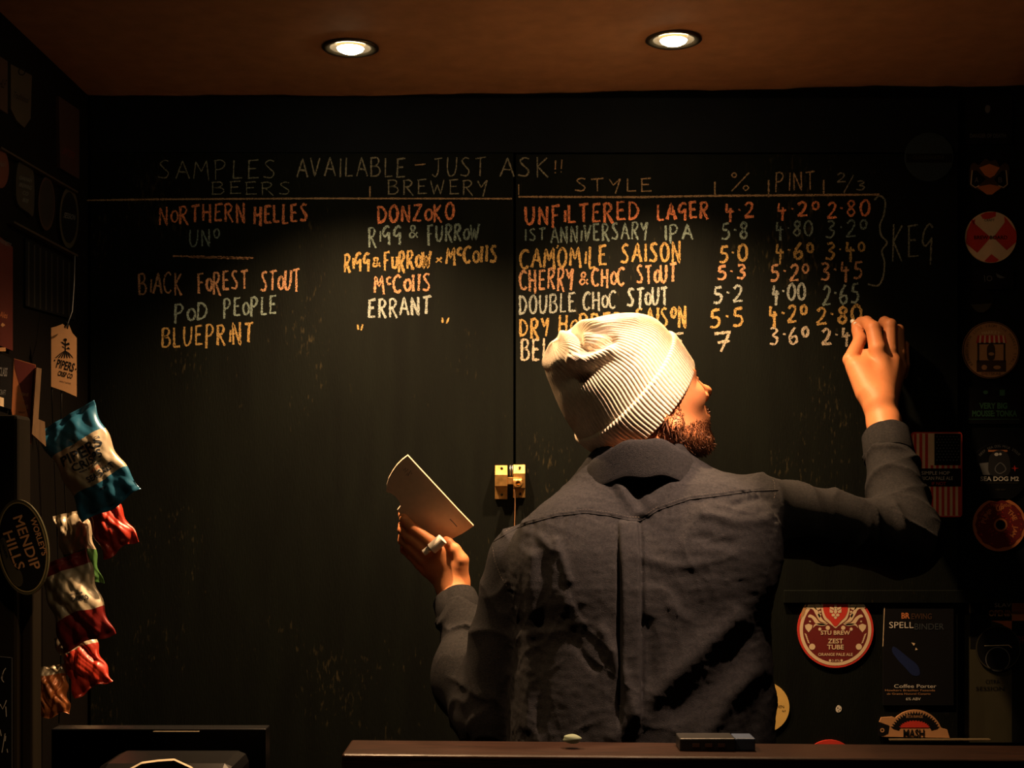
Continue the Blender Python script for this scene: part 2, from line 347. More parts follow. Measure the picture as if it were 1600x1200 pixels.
T = [('SAMPLES', 247, 431, 251, 279, 'grey', 2.0), ('AVAILABLE', 464, 632, 247, 276, 'thin', 2.4), ('-', 648, 665, 243, 272, 'line', 2.2), ('JUST', 675, 758, 246, 275, 'thin', 2.2),
 ('ASK', 781, 857, 246, 275, 'thin', 2.2), ('!!', 866, 878, 250, 270, 'line', 2.0), ('BEERS', 331, 455, 284, 303, 'grey', 1.8), ('BREWERY', 606, 762, 281, 303, 'thin', 2.0),
 ('STYLE', 898, 1017, 279, 299, 'line', 2.0), ('%', 1141, 1171, 270, 299, 'line', 2.2), ('PINT', 1211, 1273, 269, 297, 'line', 2.0), ('2', 1308, 1322, 271, 285, 'thin', 2.0), ('/', 1318, 1337, 273, 298, 'thin', 2.0), ('3', 1338, 1353, 283, 297, 'thin', 2.0),
 ('NoRTHERN', 249, 382, 320, 346, 'red', 3.4), ('HELLES', 397, 480, 320, 346, 'red', 4.0), ('DONZoKO', 590, 709, 320, 345, 'red', 4.0), ('UNFiLTERED', 821, 996, 319, 346, 'red', 4.0), ('LAGER', 1027, 1106, 317, 341, 'red', 4.0),
 ('4.2', 1133, 1178, 317, 340, 'red', 3.8), ('4.2\u00b0', 1214, 1278, 316, 338, 'red', 3.6), ('2.80', 1293, 1358, 314, 338, 'red', 3.4),
 ('UN\u00b0', 296, 342, 358, 384, 'teal', 2.8), ('RiGG', 576, 626, 354, 379, 'teal', 3.4), ('&', 639, 653, 352, 371, 'teal', 3.0), ('FURRoW', 668, 748, 351, 375, 'teal', 3.4), ('1ST', 820, 852, 357, 375, 'teal', 3.0), ('ANNiVERSARY', 861, 1012, 350, 375, 'teal', 3.2), ('IPA', 1037, 1080, 351, 374, 'teal', 3.4),
 ('5.8', 1128, 1169, 348, 373, 'teal', 3.4), ('4.80', 1212, 1270, 346, 369, 'teal', 3.2), ('3.2\u00b0', 1290, 1353, 344, 370, 'teal', 3.0),
 ('RiGG', 538, 577, 396, 421, 'yellow', 4.2), ('&', 582, 595, 402, 416, 'yellow', 3.6), ('FuRRoW', 600, 672, 393, 419, 'yellow', 4.2), ('x', 681, 691, 393, 411, 'yellow', 3.0), ('M^CollS', 697, 776, 385, 410, 'yellow', 4.2), ('CAMOMiLE', 812, 947, 387, 416, 'yellow', 4.0), ('SAISON', 970, 1063, 380, 408, 'yellow', 4.0),
 ('5.0', 1124, 1167, 383, 408, 'yellow', 4.2), ('4.6\u00b0', 1211, 1269, 379, 405, 'yellow', 4.0), ('3.4\u00b0', 1290, 1350, 378, 403, 'yellow', 3.8),
 ('BiACK', 217, 284, 427, 459, 'peach', 3.2), ('FoREST', 309, 387, 425, 453, 'peach', 3.4), ('SToUT', 407, 468, 422, 452, 'peach', 3.4), ('M^CollS', 585, 672, 429, 455, 'peach', 4.0), ('CHERRY', 812, 896, 421, 450, 'peach', 3.8), ('&', 905, 919, 425, 444, 'peach', 3.4), ('CHoC', 925, 975, 419, 446, 'peach', 3.8), ('SToUT', 995, 1056, 414, 441, 'peach', 3.8),
 ('5.3', 1121, 1166, 415, 436, 'peach', 4.0), ('5.2\u00b0', 1204, 1262, 413, 438, 'peach', 3.8), ('3.45', 1283, 1348, 409, 435, 'peach', 3.4),
 ('PoD', 272, 322, 474, 500, 'teal', 3.4), ('PEoPLE', 349, 431, 465, 492, 'teal', 3.4), ('ERRANT', 575, 672, 466, 493, 'pale', 4.0), ('DOUBLE', 811, 898, 460, 488, 'pale', 3.4), ('CHoC', 911, 962, 455, 482, 'pale', 3.4), ('SToUT', 980, 1043, 450, 477, 'pale', 3.8),
 ('5.2', 1115, 1161, 447, 472, 'pale', 4.0), ('4.00', 1206, 1258, 444, 469, 'pale', 3.8), ('2.65', 1285, 1343, 444, 474, 'teal', 3.4),
 ('BLUEPRiNT', 253, 394, 508, 537, 'yellow', 3.6), ('"', 558, 568, 507, 517, 'yellow', 3.2), ('"', 690, 703, 496, 506, 'yellow', 3.2), ('DRY', 812, 858, 498, 523, 'yellow', 4.0), ('HoPPED', 873, 972, 490, 518, 'yellow', 4.0), ('SAIS\u00b0N', 993, 1071, 481, 509, 'yellow', 4.0),
 ('5.5', 1110, 1163, 482, 510, 'yellow', 4.6), ('4.2\u00b0', 1202, 1259, 477, 503, 'yellow', 4.4), ('2.80', 1276, 1346, 479, 504, 'yellow', 4.2),
 ('BEL', 814, 858, 530, 562, 'cream', 4.0), ('E', 1053, 1067, 521, 545, 'cream', 4.0), ('7', 1117, 1144, 517, 548, 'cream', 4.4), ('3.6\u00b0', 1203, 1262, 511, 537, 'cream', 4.4), ('2.4', 1284, 1329, 512, 536, 'cream', 4.2),
 ('K', 1393, 1410, 349, 402, 'grey', 3.0), ('E', 1418, 1434, 351, 400, 'grey', 2.8), ('G', 1440, 1457, 348, 403, 'grey', 3.0)]
for t_ in T:
    sl = -0.055 if t_[3] > 312 and t_[0] not in 'KEG' else 0.0
    wdt = t_[2]-t_[1]
    word(t_[0], t_[1], t_[2], t_[3]-sl*wdt*0.5, t_[4]-sl*wdt*0.5, t_[5], t_[6]*(0.92 if t_[6] > 2.5 else 0.95), slope=sl)
def chalk_line(name, pts, w, key, jit=0.3):
    V = []; Fs = []; ribbon(V, Fs, pts, w, DY-0.0005, jit)
    return mesh_obj(name, V, Fs, chalk_mat(key), door_l if pts[0][0] < 804 else door_r)
chalk_line('chalk_rule', [(130, 313), (240, 311.5), (500, 310), (800, 310.5)], 2.6, 'line')
chalk_line('chalk_rule', [(810, 307.5), (1000, 308), (1110, 306), (1374, 304)], 3.0, 'line')
for x, a, b in ((578, 291, 308), (1117, 284, 305), (1201, 281, 308), (1287, 281, 304), (810.5, 288, 305)):
    chalk_line('chalk_tick', [(x, a), (x, b)], 2.4 if x != 810.5 else 1.4, 'line')
for k in range(3): chalk_line('chalk_dash', [(270+k*14, 400+k), (330, 401+k), (396-k*4, 403+k*0.7)], 1.8, 'peach', 0.8)
chalk_line('chalk_brace', catmull([(1366, 313), (1374, 306), (1383, 314), (1381, 335), (1375, 352), (1377, 368), (1386, 379), (1378, 392), (1382, 410), (1380, 432), (1372, 446), (1356, 444)], 6), 2.6, 'grey')
chalk_line('chalk_accent', [(870, 388), (872, 383)], 2.4, 'yellow')
# ------------------------------------------------------------------ implicit surfaces for the figure
f32 = np.float32
def A3(p): return np.array(tuple(p), dtype=f32)
def s_cap(p, a, b, ra, rb):
    a = A3(a); b = A3(b); ab = b-a; t = np.clip(((p-a)@ab)/float(ab@ab), 0, 1)
    d = p-a-t[:, None]*ab
    return np.sqrt((d*d).sum(1))-(ra+(rb-ra)*t)
def s_ell(p, c, r, R=None):
    q = p-A3(c)
    if R is not None: q = q@np.array(R, dtype=f32)
    q = q/A3(r); k = np.sqrt((q*q).sum(1))+1e-9; g = q/A3(r); g = np.sqrt((g*g).sum(1))+1e-9
    return k*(k-1.0)/g
def s_sph(p, c, r):
    q = p-A3(c); return np.sqrt((q*q).sum(1))-r
def smin(a, b, k):
    h = np.maximum(k-np.abs(a-b), 0)/k
    return np.minimum(a, b)-h*h*k*0.25
def smax(a, b, k): return -smin(-a, -b, k)
def sstep(e0, e1, x):
    t = np.clip((x-e0)/(e1-e0), 0, 1); return t*t*(3-2*t)
def grid_axis(segs):
    """segs: list of (start, end, step)"""
    out = []
    for a, b, h in segs:
        n = max(1, int(round((b-a)/h))); out.append(np.linspace(a, b, n, endpoint=False))
    out.append([segs[-1][1]]); return np.concatenate(out).astype(f32)
def implicit(f, gx, gy, gz, B=8, newton=3):
    nx, ny, nz = len(gx), len(gy), len(gz)
    val = np.full((nx, ny, nz), 1.0, dtype=f32)
    bx = range(0, nx, B); by = range(0, ny, B); bz = range(0, nz, B)
    blocks = [(i, j, k) for i in bx for j in by for k in bz]
    def rngc(g, i): e = min(i+B, len(g)-1); return g[i], g[e]
    cen = []; rad = []
    for i, j, k in blocks:
        a = rngc(gx, i); b = rngc(gy, j); c = rngc(gz, k)
        cen.append(((a[0]+a[1])/2, (b[0]+b[1])/2, (c[0]+c[1])/2))
        rad.append(0.5*math.sqrt((a[1]-a[0])**2+(b[1]-b[0])**2+(c[1]-c[0])**2))
    cen = np.array(cen, dtype=f32); rad = np.array(rad, dtype=f32)
    fc = f(cen)
    keep = np.abs(fc) < rad*1.35+0.012
    todo = []
    for n, (i, j, k) in enumerate(blocks):
        sl = (slice(i, min(i+B, nx)), slice(j, min(j+B, ny)), slice(k, min(k+B, nz)))
        if keep[n]: todo.append(sl)
        else: val[sl] = 1.0 if fc[n] > 0 else -1.0
    for c0 in range(0, len(todo), 400):
        ch = todo[c0:c0+400]; pts = []
        for sl in ch:
            X, Y, Z = np.meshgrid(gx[sl[0]], gy[sl[1]], gz[sl[2]], indexing='ij'); pts.append(np.stack([X.ravel(), Y.ravel(), Z.ravel()], 1))
        v = f(np.concatenate(pts)); o = 0
        for sl, p in zip(ch, pts):
            sh = val[sl].shape; val[sl] = v[o:o+len(p)].reshape(sh); o += len(p)
    ins = val < 0
    # cells crossed by the surface
    cs = np.zeros((nx-1, ny-1, nz-1), dtype=np.int8)
    for a in (0, 1):
        for b in (0, 1):
            for c in (0, 1): cs += ins[a:nx-1+a, b:ny-1+b, c:nz-1+c]
    act = (cs > 0) & (cs < 8)
    ids = np.full(act.shape, -1, dtype=np.int32); I, J, K = np.nonzero(act); ids[I, J, K] = np.arange(len(I))
    acc = np.zeros((len(I), 3)); cnt = np.zeros(len(I))
    G3 = (gx, gy, gz)
    for ax in range(3):
        for u in (0, 1):
            for w in (0, 1):
                o0 = [0, 0, 0]; o1 = [0, 0, 0]; oth = [q for q in range(3) if q != ax]
                o0[oth[0]] = o1[oth[0]] = u; o0[oth[1]] = o1[oth[1]] = w; o1[ax] = 1
                v0 = val[I+o0[0], J+o0[1], K+o0[2]]; v1 = val[I+o1[0], J+o1[1], K+o1[2]]
                m = (v0 < 0) != (v1 < 0); t = np.where(m, v0/(v0-v1+1e-12), 0); t = np.clip(t, 0.02, 0.98)
                pos = np.zeros((len(I), 3)); idx = [I, J, K]
                for q in range(3):
                    g0 = G3[q][idx[q]+o0[q]]; g1 = G3[q][idx[q]+o1[q]]; pos[:, q] = g0+(g1-g0)*t if q == ax else g0
                acc[m] += pos[m]; cnt[m] += 1
    V = acc/np.maximum(cnt, 1)[:, None]
    quads = []
    for ax in range(3):
        a, b = [q for q in range(3) if q != ax]
        sl0 = [slice(None)]*3; sl1 = [slice(None)]*3; sl0[ax] = slice(0, -1); sl1[ax] = slice(1, None)
        e = ins[tuple(sl0)] != ins[tuple(sl1)]
        sg = ins[tuple(sl0)]
        E = np.nonzero(e); ok = np.ones(len(E[0]), bool)
        for q in (a, b): ok &= (E[q] > 0) & (E[q] < ins.shape[q]-1)
        E = [x[ok] for x in E]; s_ = sg[tuple(E)]
        def cell(da, db):
            idx = [x.copy() for x in E]; idx[a] = idx[a]-da; idx[b] = idx[b]-db; return ids[tuple(idx)]
        q4 = np.stack([cell(0, 0), cell(1, 0), cell(1, 1), cell(0, 1)], 1)
        flip = s_ if ax in (0, 2) else ~s_
        q4[flip] = q4[flip][:, ::-1]; quads.append(q4)
    Q = np.concatenate(quads); Q = Q[(Q >= 0).all(1)]
    V = V.astype(f32); e = 0.0006
    for _ in range(newton):
        f0 = f(V); g = np.stack([f(V+np.array(d, dtype=f32))-f0 for d in ((e, 0, 0), (0, e, 0), (0, 0, e))], 1)/e
        n2 = (g*g).sum(1)+1e-6; st = -(f0/n2)[:, None]*g; ln = np.sqrt((st*st).sum(1))
        st *= np.minimum(1, 0.0015/np.maximum(ln, 1e-9))[:, None]; V = V+st
    return V, Q
def wave(p, seed, f=1.0, n=5):
    """cheap smooth noise: a few crossed sines"""
    r = np.random.default_rng(seed); out = np.zeros(len(p), dtype=f32)
    for _ in range(n):
        k = r.normal(size=3)*f; out += np.sin(p@k.astype(f32)+r.uniform(0, 6.28)+1.3*np.sin(p@(k[[1, 2, 0]]*0.6).astype(f32)))
    return out/n

# ------------------------------------------------------------------ joints of the man
yaw = math.radians(66); pit = math.radians(20)
h_ = Vector((math.sin(yaw), math.cos(yaw), 0)); zz = Vector((0, 0, 1))
hf = h_*math.cos(pit)+zz*math.sin(pit); hu = -h_*math.sin(pit)+zz*math.cos(pit); hr = hf.cross(hu)
HC = Vector((0.219, 2.335, 1.668))
HM = np.array([tuple(hf), tuple(hr), tuple(hu)], dtype=f32)      # world to head frame rows
def Hd(f, r, u): return HC+hf*f+hr*r+hu*u
def headq(p): return (p-A3(HC))@HM.T
SHL = Vector((0.022, 2.325, 1.395)); ELL = Vector((-0.035, 2.40, 1.135)); WRL = Vector((-0.108, 2.57, 1.335))
SHR = Vector((0.405, 2.325, 1.475)); ELR = Vector((0.675, 2.42, 1.43)); WRR = Vector((0.687, 2.60, 1.642))
NK = Vector((0.205, 2.325, 1.545))

def f_head(q):
    d = s_ell(q, (-0.004, 0, 0.022), (0.097, 0.076, 0.096))
    d = smin(d, s_ell(q, (0.035, 0, -0.040), (0.060, 0.056, 0.078)), 0.03)
    qa = q.copy(); qa[:, 1] = np.abs(qa[:, 1])
    d = smin(d, s_cap(qa, (-0.002, 0.056, -0.058), (0.070, 0.016, -0.104), 0.016, 0.015), 0.025)
    d = smin(d, s_sph(q, (0.080, 0, -0.103), 0.018), 0.02)
    d = smin(d, s_cap(qa, (0.084, 0.0, 0.020), (0.070, 0.046, 0.018), 0.011, 0.009), 0.014)
    d = smin(d, s_sph(qa, (0.066, 0.044, -0.022), 0.018), 0.02)
    d = smax(d, -s_sph(qa, (0.101, 0.031, -0.001), 0.0165), 0.012)
    d = smin(d, s_sph(qa, (0.0755, 0.031, -0.001), 0.0135), 0.004)
    d = smin(d, s_cap(qa, (0.0885, 0.020, 0.0045), (0.082, 0.043, 0.0035), 0.0028, 0.0028), 0.003)
    d = smin(d, s_cap(qa, (0.087, 0.022, -0.0068), (0.081, 0.041, -0.0062), 0.0022, 0.0022), 0.003)
    d = smin(d, s_cap(q, (0.089, 0, 0.014), (0.114, 0, -0.026), 0.0065, 0.0085), 0.012)
    d = smin(d, s_sph(q, (0.1175, 0, -0.028), 0.0098), 0.008)
    d = smin(d, s_sph(qa, (0.1045, 0.0115, -0.034), 0.0078), 0.006)
    d = smax(d, -s_sph(qa, (0.110, 0.0065, -0.0425), 0.0032), 0.002)
    d = smin(d, s_cap(qa, (0.1035, 0.003, -0.0600), (0.089, 0.024, -0.0655), 0.0050, 0.003), 0.006)
    d = smin(d, s_cap(qa, (0.1015, 0.0, -0.0720), (0.089, 0.021, -0.0675), 0.0062, 0.0032), 0.005)
    d = smin(d, s_ell(q, (0.076, 0, -0.062), (0.024, 0.030, 0.030)), 0.014)
    # ears
    eq = qa-np.array((0.000, 0.068, -0.030), dtype=f32)
    ca, sa = math.cos(0.12), math.sin(0.12)
    er = np.stack([eq[:, 0]*ca-eq[:, 1]*sa, eq[:, 0]*sa+eq[:, 1]*ca, eq[:, 2]], 1)
    ear = s_ell(er, (-0.004, 0.004, 0), (0.018, 0.0065, 0.031))
    ear = smax(ear, -s_ell(er, (-0.001, 0.011, 0.002), (0.011, 0.008, 0.021)), 0.004)
    ear = smin(ear, s_sph(er, (0.006, 0.004, -0.022), 0.0075), 0.006)
    return smin(d, ear, 0.008)

# hands: chains of tapered capsules; each finger keeps clear of the next
def Pp(px, py, Y): return P(px, py, Y)
hand_r = dict(
    palm=[(Pp(1372, 630, 2.612), Pp(1350, 578, 2.652), .0255, .0225), (Pp(1376, 628, 2.615), Pp(1376, 566, 2.652), .0245, .0190), (Pp(1382, 630, 2.62), Pp(1394, 566, 2.665), .0225, .0170),
          (Pp(1384, 632, 2.63), Pp(1405, 574, 2.68), .0205, .0150), (Pp(1356, 612, 2.628), Pp(1337, 574, 2.652), .0235, .0180), (Pp(1352, 588, 2.650), Pp(1354, 552, 2.668), .0200, .0085)],
    web=1,
    fingers=[[(1338, 575, 2.652, .0170), (1329, 562, 2.662, .0142), (1344, 531, 2.688, .0126), (1340, 516, 2.702, .0112), (1337, 508, 2.711, .0085)],
             [(1374, 570, 2.650, .0175), (1371, 545, 2.652, .0158), (1364, 513, 2.668, .0140), (1354, 503, 2.690, .0112), (1345, 503, 2.704, .0096), (1341, 505, 2.711, .0075)],
             [(1393, 564, 2.668, .0155), (1391, 548, 2.668, .0132), (1391, 508, 2.678, .0122), (1382, 503, 2.700, .0104), (1374, 512, 2.714, .0086)],
             [(1404, 572, 2.683, .0138), (1405, 552, 2.680, .0118), (1404, 516, 2.692, .0108), (1398, 517, 2.706, .0094), (1393, 528, 2.714, .0082)],
             [(1409, 584, 2.692, .0120), (1413, 570, 2.690, .0100), (1413, 540, 2.700, .0090), (1408, 540, 2.710, .0080), (1403, 548, 2.714, .0074)]])
hand_l = dict(
    palm=[(Pp(708, 908, 2.578), Pp(688, 862, 2.564), .0225, .0150), (Pp(706, 908, 2.578), Pp(680, 872, 2.568), .0225, .0150), (Pp(704, 910, 2.580), Pp(672, 883, 2.574), .0215, .0140),
          (Pp(702, 912, 2.584), Pp(667, 890, 2.582), .0205, .0125), (Pp(716, 905, 2.570), Pp(717, 886, 2.564), .0195, .0165)],
    fingers=[[(717, 890, 2.564, .0165), (720, 876, 2.560, .0145), (710, 859, 2.560, .0118), (700, 848, 2.562, .0095), (697, 844, 2.565, .0072)],
             [(688, 862, 2.564, .0135), (672, 846, 2.556, .0112), (645, 826, 2.552, .0102), (632, 812, 2.562, .0088), (628, 804, 2.576, .0072)],
             [(680, 872, 2.568, .0132), (664, 860, 2.560, .0112), (640, 840, 2.557, .0102), (629, 828, 2.570, .0088), (628, 820, 2.584, .0072)],
             [(672, 883, 2.574, .0125), (660, 874, 2.567, .0105), (640, 854, 2.564, .0096), (629, 845, 2.578, .0084), (628, 838, 2.590, .0070)],
             [(667, 891, 2.582, .0112), (656, 883, 2.576, .0092), (642, 868, 2.574, .0084), (632, 860, 2.586, .0074), (630, 855, 2.596, .0062)]])
def f_hand(p, hd):
    d = None
    for a, b, ra, rb in hd['palm']:
        e = s_cap(p, a, b, ra, rb); d = e if d is None else smin(d, e, 0.012)
    for ch in hd['fingers']:
        pts = [(Pp(x, y, Y), r) for x, y, Y, r in ch]; fd = None
        for (a, ra), (b, rb) in zip(pts, pts[1:]):
            e = s_cap(p, a, b, ra, rb); fd = e if fd is None else smin(fd, e, 0.003)
        d = smin(d, fd, 0.0045)
    return d
def torso_sec(z, prof):
    zs = np.array([q[0] for q in prof], dtype=f32); return [np.interp(z, zs, np.array([q[i] for q in prof], dtype=f32)).astype(f32) for i in range(1, 5)]
BODY = [(0.80, .215, 2.36, .155, .115), (0.95, .215, 2.36, .170, .120), (1.10, .215, 2.355, .160, .110), (1.25, .215, 2.345, .175, .115), (1.38, .213, 2.335, .185, .115), (1.47, .21, 2.33, .165, .095), (1.53, .207, 2.33, .11, .07), (1.58, .205, 2.33, .06, .055)]
def f_torso(p, prof, ex=2.4, ztop=1.56, zbot=0.78):
    cx, cy, w, dd = torso_sec(p[:, 2], prof)
    k = (np.abs((p[:, 0]-cx)/w)**ex+np.abs((p[:, 1]-cy)/dd)**ex)**(1/ex)
    d = (k-1)*np.minimum(w, dd)*1.0
    return smax(smax(d, p[:, 2]-ztop, 0.03), zbot-p[:, 2], 0.03)
HIPL = Vector((0.12, 2.36, 0.88)); HIPR = Vector((0.31, 2.36, 0.88))
def f_body(p):
    d = f_head(headq(p))
    d = smin(d, s_cap(p, Hd(-0.022, 0, -0.055), NK, .056, .062), 0.03)
    d = smin(d, f_torso(p, BODY), 0.04)
    for s, e, w in ((SHL, ELL, WRL), (SHR, ELR, WRR)):
        d = smin(d, s_cap(p, s, e, .046, .036), 0.03)
        m_ = e.lerp(w, 0.35)
        d = smin(d, s_cap(p, e, m_, .037, .038), 0.015); d = smin(d, s_cap(p, m_, w, .038, .0290), 0.015)
    d = smin(d, s_cap(p, WRR, Pp(1372, 626, 2.618), .0300, .0275), 0.012)
    d = smin(d, s_cap(p, WRL, Pp(708, 908, 2.576), .0262, .0240), 0.012)
    m = np.zeros(len(p), bool); c = A3((0.69, 2.66, 1.73)); m |= (np.abs(p-c) < 0.2).all(1)
    if m.any(): d[m] = smin(d[m], f_hand(p[m], hand_r), 0.012)
    m = (np.abs(p-A3((-0.14, 2.6, 1.4))) < 0.2).all(1)
    if m.any(): d[m] = smin(d[m], f_hand(p[m], hand_l), 0.012)
    for hp, kx, fx in ((HIPL, 0.11, 0.10), (HIPR, 0.32, 0.33)):
        kn = Vector((kx, 2.34, 0.48)); an = Vector((fx, 2.37, 0.085))
        d = smin(d, s_cap(p, hp, kn, .082, .052), 0.03); d = smin(d, s_cap(p, kn, an, .052, .034), 0.02)
        d = smin(d, s_cap(p, an, (fx, 2.50, 0.035), .034, .028), 0.02)
    return d
M_skin = mat('skin', (0.66, 0.255, 0.105), 0.5, vary=0.06, scale=35, bump=0.12, bscale=600, sub=0.12, spec=0.35)
man = empty('person', (0.2, 2.35, 0.0), 'bearded man in cream beanie and dark denim shirt, seen from behind, writing on the chalkboard', 'person')
Vb, Qb = implicit(f_body, grid_axis([(-0.24, 0.8, 0.0031)]), grid_axis([(2.18, 2.40, 0.0036), (2.40, 2.742, 0.0030)]), grid_axis([(-0.006, 1.28, 0.012), (1.28, 1.90, 0.0029)]))
body = np_obj('body', Vb, Qb, M_skin, man)

# ------------------------------------------------------------------ shirt
SHIRT = [(0.98, .212, 2.335, .218, .150), (1.06, .212, 2.335, .222, .152), (1.16, .212, 2.33, .218, .148), (1.26, .212, 2.325, .212, .142), (1.36, .212, 2.322, .208, .138), (1.42, .215, 2.325, .190, .128), (1.48, .218, 2.33, .150, .105), (1.53, .215, 2.33, .10, .085), (1.58, .21, 2.33, .07, .07)]
def segd(x, y, a, b):
    ax, ay = a; bx, by = b; dx, dy = bx-ax, by-ay; t = np.clip(((x-ax)*dx+(y-ay)*dy)/(dx*dx+dy*dy), 0, 1)
    return np.sqrt((x-ax-t*dx)**2+(y-ay-t*dy)**2), t
def polyd(x, y, pts):
    d = None
    for a, b in zip(pts, pts[1:]):
        e, _ = segd(x, y, a, b); d = e if d is None else np.minimum(d, e)
    return d
YOKE = [(748, 868), (768, 850), (790, 836), (823, 818), (870, 805), (915, 800), (955, 805), (985, 812), (1003, 813), (1030, 796), (1080, 779), (1130, 773), (1180, 766), (1232, 764)]
YX = np.array([q[0] for q in YOKE], dtype=f32); YY = np.array([q[1] for q in YOKE], dtype=f32)
FOLDS = [  # photograph-frame lines on the back: polyline, half width px, height mm (+ ridge, - furrow)
    ([(1010, 735), (1000, 770), (1003, 808)], 14, -7), ([(1062, 735), (1035, 765), (1010, 800)], 10, 5), ([(960, 745), (985, 780), (998, 800)], 9, 5), ([(1048, 745), (1022, 772)], 8, -5),
    ([(868, 845), (880, 880), (888, 905)], 7, 3.5), ([(845, 840), (862, 858)], 7, 3), ([(812, 800), (820, 830)], 9, 2), 
    ([(1150, 968), (1110, 1000), (1060, 1045), (1000, 1100), (960, 1150)], 18, 8), ([(1168, 1005), (1120, 1060), (1060, 1110)], 20, -5), ([(1180, 1055), (1140, 1090), (1100, 1150)], 15, 7), ([(1205, 1080), (1170, 1150)], 16, -4),
    ([(895, 985), (905, 1015), (930, 1045)], 6, -2.5), ([(940, 985), (975, 1060), (990, 1110)], 10, 5), ([(1045, 945), (1070, 965)], 9, 2), ([(1010, 975), (1015, 1060), (1005, 1100)], 12, -5),
    ([(805, 960), (850, 948), (905, 940)], 9, 0.9), ([(805, 985), (850, 975), (900, 965)], 9, -0.7), ([(808, 1000), (850, 992), (880, 990)], 9, 0.7), ([(1100, 800), (1150, 815), (1200, 812)], 9, 3), ([(1090, 840), (1140, 850)], 9, -3),
    ([(1150, 790), (1175, 782), (1215, 780)], 7, -3), ([(880, 930), (900, 970)], 8, 2.5), ([(1000, 870), (1050, 885), (1100, 880)], 9, 2.5), ([(1015, 905), (1060, 925)], 10, -1.5), ([(830, 870), (826, 1000), (822, 1140)], 10, 3.5), ([(852, 880), (850, 1000), (846, 1140)], 10, -3)]
def back_disp(p):
    x = 800+p[:, 0]*1000; y = 780-(p[:, 2]-1.5)*1000
    m = sstep(2.36, 2.27, p[:, 1])
    out = np.zeros(len(p), dtype=f32)
    for pts, w, a in FOLDS:
        d = polyd(x, y, pts); out += (1.25*a/1000.0)*np.exp(-(d/w)**2)
    yy = np.interp(x, YX, YY)
    out += 0.0022*sstep(2.5, -2.5, y-yy)*sstep(728, 760, x)*sstep(1250, 1235, x) 
    # puckers just under the yoke seam
    out += 0.0009*np.sin(x*0.42+1.1*np.sin(x*0.09))*np.exp(-np.maximum(y-yy, 0)/14)*(y > yy)
    for pl_, sg_ in (([(766, 846), (772, 868), (780, 888), (790, 908), (798, 930)], 1), ([(1221, 730), (1227, 750), (1228, 772), (1220, 800), (1208, 840)], -1)):
        d = polyd(x, y, pl_); out += (0.0006*np.sin(y*0.6)*np.exp(-(d/7.0)**2)-0.0010*np.exp(-(d/3.5)**2)).astype(f32)
    # box pleat
    pl = 0.0065*sstep(966, 969, x)*sstep(1001, 996, x) - 0.012*np.exp(-((x-965.5-(y-815)*0.008)/3.2)**2)*sstep(830, 900, y) - 0.004*np.exp(-((x-1002)/3.0)**2)
    out += pl*sstep(811, 817, y)*sstep(1160, 1080, y)
    sm = 0.0012*wave(p, 3, 45)+0.0005*wave(p*np.array((1, 1, 2.2), dtype=f32), 4, 120, 6)+0.00025*wave(p, 9, 260, 6)
    cr = np.zeros(len(p), dtype=f32); r_ = np.random.default_rng(31)
    for k in range(7):
        kv = (r_.normal(size=3)*np.array((1, 0.6, 1))*(22+k*9)).astype(f32)
        cr += (1-np.abs(np.sin(p@kv+2.2*wave(p, 40+k, 22, 3)+k)))**4*np.maximum(wave(p, 60+k, 16, 3)+0.25, 0)*0.0021/(1+0.22*k)
    return out*m+sm+cr
def sleeve(p, a, b, ra, rb, seed, amp, freq, tilt):
    aa = A3(a); ab = A3(b)-aa; L2 = float(ab@ab); t = ((p-aa)@ab)/L2; tc = np.clip(t, 0, 1)
    dv = p-aa-tc[:, None]*ab; d = np.sqrt((dv*dv).sum(1))
    s = t*math.sqrt(L2)
    u = dv@A3(tilt)/np.maximum(d, 1e-5)
    ph = s*freq*0.8+u*2.4+2.6*wave(p, seed, 22, 3)
    md_ = 0.55+0.75*wave(p, seed+1, 28, 3); ph2 = s*freq*0.62-u*2.3+1.9*wave(p, seed+2, 24, 3)
    fold = amp*((1-np.abs(np.sin(ph*0.5)))**1.7-0.25)*md_+0.6*amp*((1-np.abs(np.sin(ph2*0.5+1)))**2.2-0.2)*(1.1-md_)
    return d-(ra+(rb-ra)*tc)-fold
CUFR0 = WRR.lerp(ELR, 0.36); CUFR1 = WRR+(WRR-ELR)*(-0.12)
CUFL1 = WRL.lerp(ELL, 0.08); CUFL0 = WRL.lerp(ELL, 0.27)
def f_shirt_solid(p):
    d = f_torso(p, SHIRT, 2.6, 1.60, 0.98)
    d = smin(d, s_cap(p, NK+Vector((-0.03, 0.0, -0.03)), SHL+Vector((0.03, 0, 0.0)), .056, .060), 0.05)
    d = smin(d, s_cap(p, NK+Vector((0.03, 0.0, -0.032)), SHR+Vector((-0.03, 0, 0.0)), .056, .060), 0.05)
    d = smin(d, s_ell(p, (0.10, 2.255, 1.40), (0.09, 0.06, 0.10)), 0.05)
    d = smin(d, s_ell(p, (0.33, 2.255, 1.42), (0.10, 0.06, 0.10)), 0.05)
    d = d-back_disp(p)
    sl = smin(sleeve(p, SHL, ELL, .064, .064, 11, .006, 75, (1, 0, 1)), sleeve(p, ELL, CUFL0, .063, .045, 13, .011, 120, (1, 0.3, 0)), 0.03)
    sl = smin(sl, s_ell(p, (-0.092, 2.45, 1.19), (0.05, 0.06, 0.07)), 0.03)
    sr = smin(sleeve(p, SHR, ELR, .066, .058, 15, .010, 85, (0, 0.3, 1)), sleeve(p, ELR, CUFR0, .060, .046, 17, .011, 130, (1, -0.5, 0)), 0.03)
    d = smin(d, smin(sl, sr, 0.01), 0.012)
    return d
